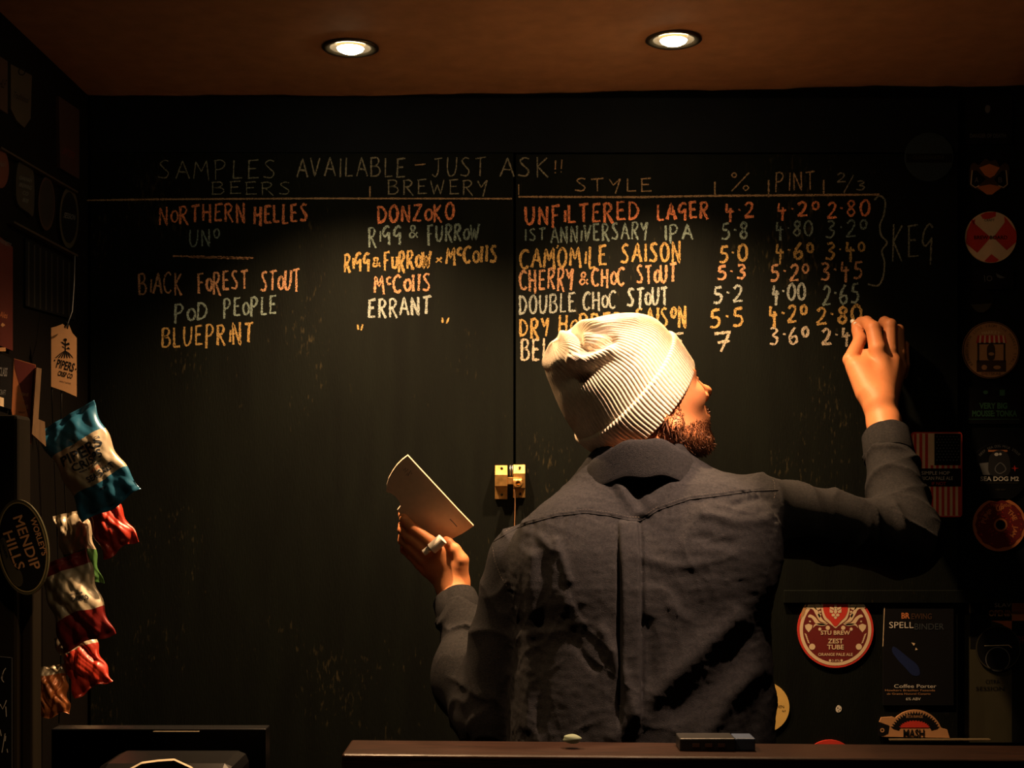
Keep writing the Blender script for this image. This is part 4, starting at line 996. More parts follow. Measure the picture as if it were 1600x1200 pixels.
for s in (-1, 1):
    X = lambda a: 1305.5+s*a
    orn += [circ(X(28), 948, 5.4, 5.2, 20), circ(X(36.5), 1010.5, 4.8, 4.8, 20),
            catmull([(X(46), 950), (X(36), 952), (X(30), 962), (X(24), 971), (X(14), 973), (X(20), 968), (X(26), 958), (X(33), 947), (X(44), 944)], 4, True),
            catmull([(X(43), 964), (X(37), 966), (X(30), 975), (X(18), 977), (X(12), 974), (X(24), 973), (X(32), 964), (X(40), 960)], 4, True),
            catmull([(X(35), 981), (X(30), 977), (X(20), 978), (X(14), 976), (X(22), 974), (X(32), 975)], 4, True),
            circ(X(12), 981, 3.4, 3.4, 14), circ(X(24.5), 983, 2.5, 2.5, 14), circ(X(24.5), 956, 2, 1.8, 10), circ(X(40), 971, 1.6, 1.4, 10),
            [(X(36), 977), (X(42), 974.5), (X(48), 977), (X(47), 982), (X(42), 988), (X(37), 982)], [(X(22), 960), (X(25), 958), (X(28), 960), (X(25), 966)]]
    for k in range(5): orn.append([(X(48.5-k*1.1), 989+k*3.1), (X(45.5-k*1.1), 991+k*3.1), (X(44.5-k*1.1), 993.4+k*3.1), (X(47.5-k*1.1), 992+k*3.1)])
orn += [circ(1297, 1032, 2, 2, 10), circ(1315, 1032, 2, 2, 10)]
c.polys('scrollwork', orn, K_cream, 2)
c.text('STU BREW', 1305.5, 988.5, 46, 6.2, K_cream, 3, bold=0.02); c.text('ZEST', 1305.5, 1001.5, 24, 7, K_cream, 3, bold=0.02); c.text('TUBE', 1305.5, 1011, 26, 7, K_cream, 3, bold=0.02)
c.text('ORANGE PALE ALE', 1305.5, 1022.5, 54, 4.4, K_cream, 3, bold=0.01); c.text('3.8%', 1306, 1032, 12, 3.4, K_cream, 3)
c.poly('edge_label', [(1252.5, 956), (1257, 946), (1264, 936), (1267, 938), (1260, 949), (1256, 961), (1250, 968)], K_tan, 2)

c = badge('rectangular_badge', 'tall black badge with pale lettering and a blue glow, right of the lion badge', rect(1380, 946, 1490, 1102), K_black, DP)
c.line('edge_strip', [(1382, 948), (1379.5, 1010)], 1.0, K_cream, 1)
c.text('BR', 1415, 962, 13, 8.5, K_orange, 2, bold=0.03); c.text('EWING', 1440, 963, 32, 8.5, K_brown, 2, bold=0.02)  # EWING coloured darker to paint the shadow over the badge's right part
c.text('SPELL', 1408.5, 976.5, 38, 9.5, K_white, 2); c.text('BINDER', 1452, 979, 46, 9.5, pm('print_shaded_white', (0.05, 0.06, 0.07)), 2)  # BINDER in a shaded copy of the white print, same painted shadow
c.poly('blue_figure', catmull([(1396, 1010), (1408, 1018), (1420, 1028), (1434, 1040), (1437, 1054), (1426, 1055), (1415, 1044), (1402, 1030), (1394, 1018)], 4, True), K_navy, 1)
c.polys('eye_mark', [[(1424, 1004), (1430, 1005), (1428, 1009)], [(1431, 1012), (1434, 1015), (1430, 1016)]], K_cream, 2)
c.text('Coffee Porter', 1430, 1072, 66, 5.4, K_white, 2); c.text('Hawkers Brazilian Fazenda', 1422, 1078.5, 78, 3.0, K_tan, 2); c.text('da Grama Natural Canario', 1420, 1084, 68, 3.0, K_tan, 2); c.text('6% ABV', 1427, 1092, 23, 4.2, K_white, 2)

c = badge('arched_badge', 'tan arched badge reading MASH with a red sunburst, at bar level', [(1374, 1128), (1377, 1121), (1394, 1120)]+circ(1430, 1152, 43, 43, 30, 135, 20)[::1]+[(1480, 1140), (1484, 1153), (1378, 1151), (1386, 1142), (1379, 1136)], K_tan, DP)
n_ = 22; A_ = []
for k in range(n_*2+1):
    a = math.radians(160-140*k/(n_*2)); r = 41 if k % 2 else 36; A_.append((1430+r*1.02*math.cos(a), 1151-r*math.sin(a)*0.98))
B_ = [(1430+27*math.cos(math.radians(20+140*k/24)), 1149-22*math.sin(math.radians(20+140*k/24))) for k in range(25)]
c.poly('saw_band', A_+B_, K_black, 1)
A_ = []
for k in range(29):
    a = math.radians(170-160*k/28); r = 25 if k % 2 else 22; A_.append((1429+r*math.cos(a), 1139-r*0.55*math.sin(a)))
c.poly('sunburst', A_, K_red, 2)
c.text('BETA RANGE', 1429, 1119.5, 26, 4.2, K_tan, 3); c.text('MASH', 1428, 1146, 33, 12, K_black, 3, bold=0.03)
c.ring('rivet', 1378.5, 1141, 1.6, 3.4, K_tan, 3); c.poly('corner_shape', [(1374, 1128), (1390, 1134), (1388, 1146), (1380, 1150), (1372, 1150), (1370, 1138)], K_black, 1)

c = badge('round_badge', 'yellow round badge half hidden behind his back, low right', circ(1194, 1105, 39.5), K_yellow, DP)
c.text('GOLDEN', 1212, 1104, 26, 4, K_black, 1); c.text('NY', 1225, 1111, 6, 3, K_black, 1)
c = badge('round_badge', 'red-rimmed round badge only just rising above the bar edge', circ(1297, 1199, 43), K_red, DP)
c.ring('rim', 1297, 1199, 33, 34.5, K_cream, 1); c.poly('field', circ(1297, 1199, 33), K_maroon, 1)
c = badge('moth_sticker', 'tiny pale moth-shaped mark on the dark panel below the lion badge', catmull([(1307, 1105), (1310, 1102), (1314, 1104), (1315, 1108), (1313, 1112), (1308, 1113), (1306, 1109)], 3, True), K_white, DP, thick=0.0008, cat='sticker')
c.polys('mark', [circ(1309, 1106, 0.9, 0.9, 8), circ(1312.5, 1108, 0.9, 0.9, 8), circ(1310, 1110.5, 0.8, 0.8, 8)], K_black, 1)

c = badge('round_badge', 'orange round badge with a red-awned market stall drawn on it', circ(1548.5, 547, 44.5), K_tan)
c.ring('rim', 1548.5, 547, 42.5, 44, K_brown, 1); c.arc('BREWED WITH LOVE FROM THE MARKET STALL', 1548.5, 547, 38, 220, -40, 4.2, K_brown, 1)
c.polys('awning', [[(1528, 524), (1570, 524), (1573, 536), (1525, 536)]], K_red, 1)
c.polys('awning_stripes', [[(1531+k*7, 524), (1533.5+k*7, 524), (1532.5+k*7.6, 536), (1529.5+k*7.6, 536)] for k in range(6)], K_cream, 2)
c.polys('stall', [rect(1527, 536, 1530, 566), rect(1568, 536, 1571, 566), rect(1526, 563, 1572, 581), rect(1527, 535, 1571, 538), catmull([(1543, 541), (1549, 537), (1554, 541), (1555, 552), (1553, 562), (1544, 562), (1542, 552)], 3, True)], K_brown, 1)
c.polys('stall_goods', [circ(1538, 574, 4.5, 4, 14), circ(1558, 574, 6, 3, 14), circ(1549, 553, 4.5, 2.6, 12)], K_tan, 2)
c.text('DIETSKAB', 1549, 584, 30, 4.2, K_brown, 2); c.arc('MARKET', 1548.5, 560, 41, 110, 70, 5, K_cream, 2)

c = badge('round_badge', 'red and cream crossed round badge, near-black in the dim upper right', circ(1548.5, 370.5, 40), K_cream)
c.polys('red_wedges', [[(1548, 371), (1524, 350), (1519, 342), (1511, 362), (1509, 380), (1527, 395)], [(1552, 371), (1568, 350), (1573, 342), (1588, 362), (1588, 378), (1573, 391)], [(1549, 397), (1538, 408), (1545, 410), (1556, 409.5), (1561, 406)], [(1532, 336), (1540, 332), (1556, 331), (1556, 338), (1546, 342), (1536, 342)], [(1569, 338), (1573, 342), (1570, 347)], [(1519, 345), (1524, 342), (1522, 353)]], K_red, 1)
c.text('BREW BOARD', 1548, 371, 52, 5.5, K_black, 2, bold=0.02); c.text('CRAFT', 1546, 344, 16, 4, K_black, 2)
c = badge('shield_badge', 'small badge of two shields lettered A and B, dim upper right', catmull([(1516, 262), (1522, 254), (1530, 258), (1540, 248), (1547, 252), (1556, 250), (1562, 260), (1570, 254), (1577, 262), (1573, 290), (1566, 295), (1552, 300), (1538, 300), (1524, 294), (1516, 288)], 3, True), K_brown)
c.polys('shields', [[(1519, 268), (1526, 266), (1540, 280), (1528, 292), (1519, 290)], [(1572, 268), (1566, 266), (1553, 280), (1563, 292), (1572, 290)]], K_black, 1)
c.polys('crest', [[(1530, 262), (1546, 256), (1562, 262), (1554, 274), (1547, 278), (1539, 274)], [(1526, 292), (1547, 288), (1566, 292), (1550, 304), (1542, 304)]], K_orange, 2)
c.line('outline', [(1519, 266), (1517, 288), (1524, 293), (1530, 290)], 1.5, K_cream, 2); c.line('outline', [(1572, 266), (1574, 288), (1568, 293), (1560, 290)], 1.5, K_cream, 2)
c.text('A', 1526, 281, 6, 8, K_grey, 3); c.text('B', 1563, 281, 6, 8, K_grey, 3)
c = badge('square_badge', 'black badge reading DANGER OF DEATH at the dim top right', rect(1508, 150, 1582, 226, 4), K_black)
c.text('DANGER OF DEATH', 1543.5, 212, 56, 6, pm('print_smoke', (0.10, 0.10, 0.09)), 1, bold=0.03); c.poly('skull', catmull([(1540, 166), (1543, 164), (1547, 166), (1547, 172), (1545, 176), (1541, 176), (1539, 171)], 3, True), K_grey, 1)
c = badge('round_badge', 'dim teal round badge on the board above KEG', circ(1452, 245, 38), pm('print_deep_teal', (0.018, 0.032, 0.038)), DP)
c.poly('band', rect(1416, 240, 1488, 254), K_black, 1); c.text('CLOUDWATER', 1451, 246, 50, 5, K_dim, 2)
c = badge('square_badge', 'black badge with a small swoosh and letter C, under the crossed red badge', rect(1522, 420, 1584, 452, 3), K_black)
c.ring('letter_ring', 1546, 435, 3, 4.4, K_grey, 1); c.poly('swoosh', [(1556, 427), (1571, 434), (1563, 435), (1558, 433)], K_grey, 1); c.line('stroke', [(1538, 430), (1539, 440)], 1.2, K_grey, 1)
c = badge('round_badge', 'dark badge whose lower tip shows tan, above the market stall badge', circ(1533, 470, 19), K_black)
c.poly('tan_tip', [(1517, 476), (1550, 474), (1545, 482), (1537, 488), (1529, 488), (1522, 483)], K_dim, 1)
c = badge('square_badge', 'near-black badge with green lettering VERY BIG, between stall and bear badges', rect(1508, 605, 1596, 662, 3), K_black)
c.text('VERY BIG', 1552, 634, 44, 8.5, K_green, 1, bold=0.04); c.text('MOUSSE: TONKA', 1554, 646, 70, 8.5, K_green, 1, bold=0.04)
c.polys('icons', [circ(1540, 613, 4, 3, 12), rect(1562, 609, 1570, 618)], K_green, 1); c.line('rule', [(1512, 655), (1592, 655)], 0.7, K_green, 1)
c = badge('round_badge', 'black round badge with a pirate figure reading SEA DOG M2', circ(1560, 738, 46), K_black)
c.arc('DEEP SEA DOG MILK STOUT', 1562, 738, 41, 140, 40, 3.6, K_grey, 1)
c.poly('flag_bar', [(1544, 703), (1574, 703), (1574, 706), (1544, 706)], K_orange, 1); c.poly('hood', catmull([(1545, 718), (1551, 707), (1562, 703), (1573, 708), (1578, 720), (1576, 742), (1547, 742)], 3, True), pm('print_coal', (0.03, 0.03, 0.032)), 2)
c.polys('bandana', [circ(1557, 710, 3.4, 2.6, 10), circ(1563, 709.5, 2.4, 2, 8)], K_white, 3); c.line('beard_outline', catmull([(1556, 729), (1555, 735), (1562, 740), (1571, 735), (1570, 729), (1563, 723), (1556, 729)], 3), 1.6, K_grey, 3)
c.poly('compass', [(1585, 727), (1587, 731), (1592, 731.5), (1587, 732.5), (1586, 737), (1584.5, 732.5), (1580, 731.5), (1584.5, 731)], K_red, 2); c.poly('ship', [(1530, 724), (1549, 722), (1549, 742), (1536, 742)], K_grey, 1)
c.text('SEA DOG M2', 1562, 748, 60, 6.6, K_white, 3, bold=0.02); c.text('SALTED MILK STOUT WITH CHOCOLATE', 1562, 754.5, 58, 2.6, K_dim, 3); c.text('4.8% ABV', 1563, 765, 16, 2.6, K_dim, 3)
c = badge('round_badge', 'doughnut-shaped red badge reading PUMP UP THE JAM, right edge', circ(1562, 820, 41.5), K_orange)
c.poly('icing', [(1562+(37.5+1.2*math.sin(k*1.9))*math.cos(k*math.pi/24), 819.5-(37+1.2*math.sin(k*1.3))*math.sin(k*math.pi/24)) for k in range(48)], K_maroon, 1)
c.ring('hole_ring', 1563.5, 820, 7.6, 10.5, K_orange, 2); c.poly('hole', circ(1563.5, 820, 7.6), K_black, 3)
c.arc('PUMP UP THE JAM', 1562, 820, 25.5, 176, -44, 7.0, K_orange, 2, 0.03); c.text('Tiny Rebel', 1563, 789, 33, 5.4, K_orange, 2, shear=0.15)
spr = []
for k in range(46):
    a = random.uniform(0, 6.28); r = random.choice((14, 17, 34, 32, 20)); x, y = 1562+r*math.cos(a), 820+r*math.sin(a); t = random.uniform(0, 3.1); dx, dy = 1.5*math.cos(t), 1.5*math.sin(t)
    spr.append([(x-dx-dy*.3, y-dy+dx*.3), (x+dx-dy*.3, y+dy+dx*.3), (x+dx+dy*.3, y+dy-dx*.3), (x-dx+dy*.3, y-dy-dx*.3)])
c.polys('sprinkles', spr, K_red, 2)
c = badge('flag_badge', 'red-edged badge printed with stars and upright stripes, behind his raised elbow', rect(1424, 675, 1503.5, 808, 5), K_red, DP)
c.poly('stripe_field', rect(1426, 677, 1501.5, 806, 4), K_cream, 1)
c.polys('red_stripe', [rect(1428, 677.5, 1432, 805), rect(1436.5, 677.5, 1441, 805), rect(1445.5, 677.5, 1450, 805)]+[rect(1454+k*8.6, 727, 1458.3+k*8.6, 805.5) for k in range(6)], K_red, 2)
c.poly('canton', rect(1460, 677.5, 1501, 727), K_black, 3)
c.polys('star', [circ(1464+i*5.2+(2.6 if j % 2 else 0), 682+j*4.6, 1.1, 1.1, 5) for i in range(7) for j in range(9)], K_grey, 4)
c.poly('label_band', rect(1426, 732, 1501.5, 760), K_black, 4)
c.text('SIMPLE HOP', 1462, 739, 44, 5.4, K_white, 5); c.text('AMERICAN PALE ALE', 1458, 747.2, 62, 5.4, K_white, 5); c.text('IF NOT', 1467, 755.5, 22, 5, K_red, 5)
c = badge('rectangular_badge', 'checked black and orange badge, bottom right corner of the wall', rect(1507, 938, 1640, 1160), K_dim)
c.polys('orange_check', [rect(1581, 938, 1640, 970), [(1549, 970), (1581, 970), (1581, 990), (1566, 975)], rect(1581, 1000, 1640, 1010)], K_orange, 1)
c.polys('black_check', [rect(1516, 938, 1581, 970), rect(1581, 970, 1640, 1160), rect(1516, 970, 1549, 1014)], K_black, 1)
c.text('SLAV', 1567, 945.5, 26, 6, K_white, 2); c.text('OPENING', 1568, 958, 46, 9, K_tan, 2, bold=0.03); c.text('OF', 1594, 1000, 16, 12, K_maroon, 2, bold=0.03); c.text('CITRA', 1551, 1065, 22, 6, K_black, 2); c.text('SESSION', 1547, 1076, 44, 6, K_black, 2)
c = badge('round_badge', 'dark glassy round badge overlapping the checked badge, bottom right', circ(1560, 1013, 35, 36), K_black, thick=0.006)
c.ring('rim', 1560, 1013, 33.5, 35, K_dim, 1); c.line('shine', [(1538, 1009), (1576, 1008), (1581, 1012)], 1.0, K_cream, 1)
c.ring('inner_ring', 1559, 1030, 18, 19.2, K_grey, 1)

# thin shelf strip at the lower right
box_s = box('shelf_strip', X_at(1388, DY), X_at(1545, DY), DY-0.012, DY-0.0002, Z_at(1156, DY), Z_at(1153.5, DY), mat('pale_shelf_edge', (0.12, 0.09, 0.05), 0.4), None, 0.0006)
tag(box_s, 'narrow shelf strip catching light beneath the MASH badge', 'shelf')

# ------------------------------------------------------------------ bar ledge and what stands on it
M_wood = mat('dark_varnished_wood', (0.018, 0.0065, 0.003), 0.34, vary=0.4, scale=30, stretch=(0.6, 6, 6), bump=0.1, bscale=60, spec=0.5)
bar = empty('bar_counter', (0.6, 1.99, 0), 'dark varnished wooden bar counter across the bottom, in front of the man', 'bar counter')
bx0, bx1 = -0.235, 1.9
bm = bmesh.new(); vs = add_box(bm, bx0, bx1, 1.94, 2.055, 1.117, 1.147)
for v in bm.verts: v.co.z -= (v.co.x)*0.0085
bm_obj('ledge', bm, M_wood, bar, bevel=0.004, seg=3)
box('front_panel', bx0+0.02, bx1, 1.965, 2.03, 0.0, 1.10, mat('bar_front_wood', (0.02, 0.010, 0.006), 0.5), bar)
bm = bmesh.new(); bmesh.ops.create_uvsphere(bm, u_segments=24, v_segments=14, radius=1, matrix=Matrix.Translation(P(894, 1154, 2.0)+Vector((0, 0, -0.0005))) @ Matrix.Diagonal((0.013, 0.009, 0.0068, 1)))
for v in bm.verts: v.co.z = max(v.co.z, 1.1478-0.0085*0.085); v.co.x += 0.001*math.sin(v.co.z*900)
tag(bm_obj('eraser', bm, pm('grey_green_rubber', (0.12, 0.15, 0.10), 0.8), None, smooth=True), 'small rounded grey-green eraser lying on the bar ledge behind his back', 'eraser')
wz = 1.147-0.0085*0.29
q0, q1 = X_at(1060, 2.0), X_at(1147, 2.0); wl = empty('wallet', ((q0+q1)/2, 2.01, wz), 'flat black case with a blue end lying on the bar ledge', 'case')
box('case_body', q0, q1, 1.985, 2.035, wz+0.0003, wz+0.018, mat('black_plastic', (0.012, 0.012, 0.013), 0.4), wl, 0.002)
box('blue_end', q1, X_at(1178, 2.0), 1.988, 2.032, wz+0.0003, wz+0.0175, pm('blue_plastic', (0.03, 0.05, 0.10)), wl, 0.0015)
bm = bmesh.new()
for k in range(3):
    x = q0+0.018+k*0.018; vsx = add_box(bm, x, x+0.010, 1.9845, 1.9855, wz+0.006, wz+0.011)
o_ = bm_obj('slot', bm, K_brown, wl); o_['kind'] = 'stuff'

# till screen and printer at the lower left
M_plastic = mat('black_gloss_plastic', (0.008, 0.008, 0.009), 0.25, spec=0.5)
YT = 1.72
till = empty('till_screen', (X_at(248, YT), YT+0.02, 0.0), 'black till terminal with a thin shiny top edge, bottom left', 'till')
box('screen_housing', X_at(80, YT), X_at(415, YT), YT, YT+0.03, Z_at(1262, YT), Z_at(1139, YT), M_plastic, till, 0.0012)
box('top_trim', X_at(240, YT), X_at(312, YT), YT-0.004, YT, Z_at(1143.5, YT), Z_at(1142.0, YT), mat('steel_trim', (0.6, 0.5, 0.35), 0.3, 0.8), till, 0.0004)
box('stand', X_at(225, YT), X_at(275, YT), YT+0.002, YT+0.026, 0.0, Z_at(1262, YT), M_plastic, till)
YR = 1.60
prt = empty('receipt_printer', (X_at(260, YR), YR-0.03, 0.0), 'black receipt printer with cream paper, in front of the till screen', 'printer')
zt_ = Z_at(1170, YR); x0, x1 = X_at(187, YR), X_at(392, YR)
box('printer_body', x0, x1, YR-0.10, YR, 0.9, zt_, M_plastic, prt, 0.012)
box('printer_stand', x0+0.02, x1-0.02, YR-0.09, YR-0.01, 0.0, 0.9, M_plastic, prt)
V = []; 
pp_ = [(196, 1206), (222, 1192), (248, 1188.5), (272, 1187), (298, 1199), (318, 1216)]
V = [P(x, y, YR-0.108) for x, y in pp_]+[P(x, y+2.5, YR-0.125) for x, y in pp_]
V = [Vector((v.x, v.y, v.z+0.0)) for v in V]+[Vector((v.x*1.0, YR-0.128, v.z-0.05)) for v in V[:6]]
Fs = [(i, i+1, i+7, i+6) for i in range(5)]+[(i+6, i+7, i+13, i+12) for i in range(5)]
o_ = mesh_obj('paper', V, Fs, mat('cream_paper', (0.85, 0.72, 0.52), 0.8), prt); md = o_.modifiers.new('t', 'SOLIDIFY'); md.thickness = 0.0012

# ------------------------------------------------------------------ left wall: badges, cards
LN = (1, 0, 0); LP = (LX, 0, 0)
G2 = 'badges on the left wall'
def lbadge(name, label, outline, m, cat='badge', thick=0.006): return Card(name, label, cat, outline, m, LP, LN, thick, G2)
c = lbadge('oval_badge', 'black oval badge with a bronze rim high on the left wall, nearest the board', circ(108, 340, 15, 48), K_black)
c.ring('rim', 108, 340, 12.5, 15, K_dim, 1, 48/15); c.text('SESSION', 109, 338, 18, 8, K_grey, 1, 0.25)
c = lbadge('oval_badge', 'plain dark oval badge on the left wall, second from the board', circ(73, 318, 13, 42), pm('print_soot', (0.02, 0.018, 0.014)))
c.ring('rim', 73, 318, 11.5, 13, K_brown, 1, 42/13)
c = lbadge('shield_badge', 'dark shield badge with small pale lettering on the left wall', catmull([(27, 262), (33, 250), (45, 256), (52, 268), (54, 300), (52, 336), (44, 332), (28, 318), (25, 290)], 4, True), pm('print_bark', (0.035, 0.030, 0.02)))
for k, s in enumerate(('OAKHAM', 'BREWING', 'CO', '808')): c.text(s, 40, 280+k*11, 20 if len(s) > 3 else 9, 6, K_grey, 1, 0.3)
c = lbadge('square_badge', 'brown rounded pump clip near the top of the left wall', [(17, 100), (50, 118), (48, 185), (38, 200), (26, 188), (17, 170)], pm('print_umber', (0.06, 0.045, 0.028)))
c.text('Traditional', 33, 152, 26, 9, K_black, 1, 0.4); c.ring('seal', 34, 112, 4, 6, K_black, 1)
c = lbadge('rectangular_badge', 'dark framed card at the top left corner of the picture', [(0, 88), (12, 96), (12, 178), (0, 170)], K_brown)
c.text('ALE', 5, 130, 8, 14, K_black, 1, 0.4)
c = lbadge('round_badge', 'worn dull red badge at the left edge beside the shield badge', circ(2, 264, 12, 30), pm('print_rust', (0.13, 0.035, 0.02)))
c.text('No1', 4, 256, 10, 8, K_grey, 1)
c = lbadge('rectangular_badge', 'faded red-brown poster strip high on the left wall by the corner', [(92, 150), (124, 172), (124, 280), (94, 262)], pm('print_faded', (0.045, 0.022, 0.015)))
c.text('BITTER', 108, 240, 20, 10, K_maroon, 1, 0.5)
c = lbadge('rectangular_badge', 'dark red card with a script word, left edge above mid height', [(0, 370), (20, 386), (20, 548), (0, 540)], pm('print_blood', (0.10, 0.015, 0.012)))
c.text('HACKETTS', 9, 380, 18, 6, K_grey, 1, 0.45); c.text('Ales', 6, 492, 12, 9, K_orange, 1, 0.2); c.polys('flash', [rect(0, 543, 9, 549), [(4, 504), (8, 508), (4, 511), (1, 508)]], K_tan, 2)
c = lbadge('rectangular_badge', 'black card with tall pale lettering at the left edge', [(0, 552), (18, 560), (18, 640), (0, 634)], K_black)
c.text('CLASS', 5, 581, 13, 13, K_grey, 1, 0.1, 0.02); c.text('CRAFT', 4, 613, 10, 8, K_grey, 1, 0.1); c.polys('white_label', [[(0, 620), (6, 622), (6, 636), (0, 634)]], K_cream, 2)
for (a, b, w_, lb) in (((2, 229), (122, 299), 3.0, 'dark picture rail running down the left wall under the badges'), ((22, 345), (122, 398), 3.5, 'lower dark rail on the left wall beneath the oval badges')):
    r_o = Card('wall_rail', lb, 'rail', [a, b, (b[0], b[1]+w_), (a[0], a[1]+w_)], pm('rail_brown', (0.05, 0.035, 0.02)), LP, LN, 0.012, None)
gp = Card('ribbed_panel', 'ribbed dark panel on the left wall behind the hanging snack card', 'panel', [(40, 372), (118, 412), (118, 500), (40, 478)], K_black, LP, LN, 0.004, None)
for k in range(8):
    x = 45+k*9; gp.line('rib', [(x, 378+k*4.6), (x, 478+k*2.2)], 2.4, pm('rib_black', (0.02, 0.018, 0.014)), 1)

# red and orange card, wooden post, hanging header card (these face into the room)
n45 = Vector((0.55, -0.835, 0))
def at(px, py, Y): return P(px, py, Y)
c = Card('menu_leaflet', 'orange and dark red leaflet standing on the left, tall and narrow', 'leaflet', [(22, 560), (56, 570), (49, 694), (28, 689), (18, 642)], K_orange, at(38, 620, 2.32), n45, 0.002, None, 'leaf')
c.poly('red_triangle', [(22.5, 561), (55.5, 570.5), (49.5, 676), (44, 650), (32, 607), (23, 575)], pm('print_oxblood', (0.15, 0.02, 0.015)), 1)
c.text('BURBANE', 36, 616, 17, 5, K_tan, 2, 0.1); c.text('&', 36, 625, 5, 4, K_tan, 2); c.text('STOKES', 36, 635, 16, 5.5, K_tan, 2, 0.1); c.text('DRAFT', 34, 644.5, 11, 3, K_black, 2, 0.1)
c.text('PRIDE', 34, 664, 20, 16, K_black, 2, 0.12, 0.03); c.line('rule', [(27, 676), (42, 680)], 0.8, K_black, 2); c.text('THE SOFTEST', 37, 687, 19, 3, K_red, 2, 0.12)
M_post = mat('pale_pine', (0.34, 0.20, 0.10), 0.6, vary=0.25, scale=30, stretch=(4, 4, 0.6), bump=0.1)
c = Card('wooden_post', 'narrow pale pine post just right of the orange leaflet', 'post', [(57, 574), (65, 576), (60, 655), (70, 659), (72, 698), (50, 678)], M_post, at(60, 630, 2.33), n45, 0.010, None, 'post_board')
hc = Card('snack_header_card', 'pale tan hanging card above the snack bags reading PIPERS', 'sign', [(80, 512), (88, 510), (98, 506), (103, 510), (108, 508), (113, 520), (120, 528), (120, 620), (100, 611), (80, 604)], pm('tan_card', (0.62, 0.34, 0.16)), at(100, 560, 2.42), Vector((0.35, -0.93, 0.0)), 0.0012, None, 'card')
ptop = []
for k in range(7):
    x = 88+k*4.3; ptop.append(catmull([(102, 548), (97+k*1.8, 551), (x+0.6, 559), (x-1.1, 558.4), (95.5+k*1.8, 551)], 3, True))
hc.polys('hill_emblem', ptop, K_black, 1)
hc.polys('plant_emblem', [[(101.2, 549), (101.6, 530), (103, 530), (103, 549)], [(101.5, 540), (95, 534), (98, 534), (102, 538)], [(102.5, 540), (109, 539), (108, 535), (103, 537)], [(101.5, 545), (96, 541), (99, 541)], [(103, 545), (110, 546), (107, 542)], circ(102, 531, 3, 2.4, 8)], K_black, 1)
hc.text('PIPERS', 102.5, 571, 28, 13, K_black, 1, 0.26, 0.02); hc.text('CRISP CO', 102, 585.5, 23, 7.5, K_black, 1, 0.24, 0.02); hc.text('MADE BY FARMERS', 102, 597.5, 18, 2.2, K_black, 1, 0.24)
hc.polys('dot', [circ(85.5, 563, 1.1, 1.4, 8), circ(118.5, 577, 1.1, 1.4, 8)], K_black, 1)
tube('hanging_string', [at(104, 511, 2.42), at(113, 486, 2.44), at(116, 440, 2.46), at(117, 400, 2.48)], 0.0009, K_grey, hc.root, 6)
tube('hook', [at(101, 512, 2.415), at(103, 503, 2.41), at(107, 507, 2.41), at(105, 514, 2.41)], 0.0012, K_black, hc.root, 8)
strip = empty('clip_strip', at(100, 700, 2.46), 'thin dark clip strip the snack bags hang from, left wall', 'strip')
tube('strip_wire', [at(81, 606, 2.425), at(82, 640, 2.45), at(88, 800, 2.47), at(96, 1000, 2.47), at(92, 1130, 2.47)], 0.0012, M_dark_metal, strip, 6)
tube('strip_wire', [at(96, 610, 2.425), at(96, 660, 2.45), at(104, 820, 2.47), at(110, 1100, 2.47)], 0.0012, M_dark_metal, strip, 6)

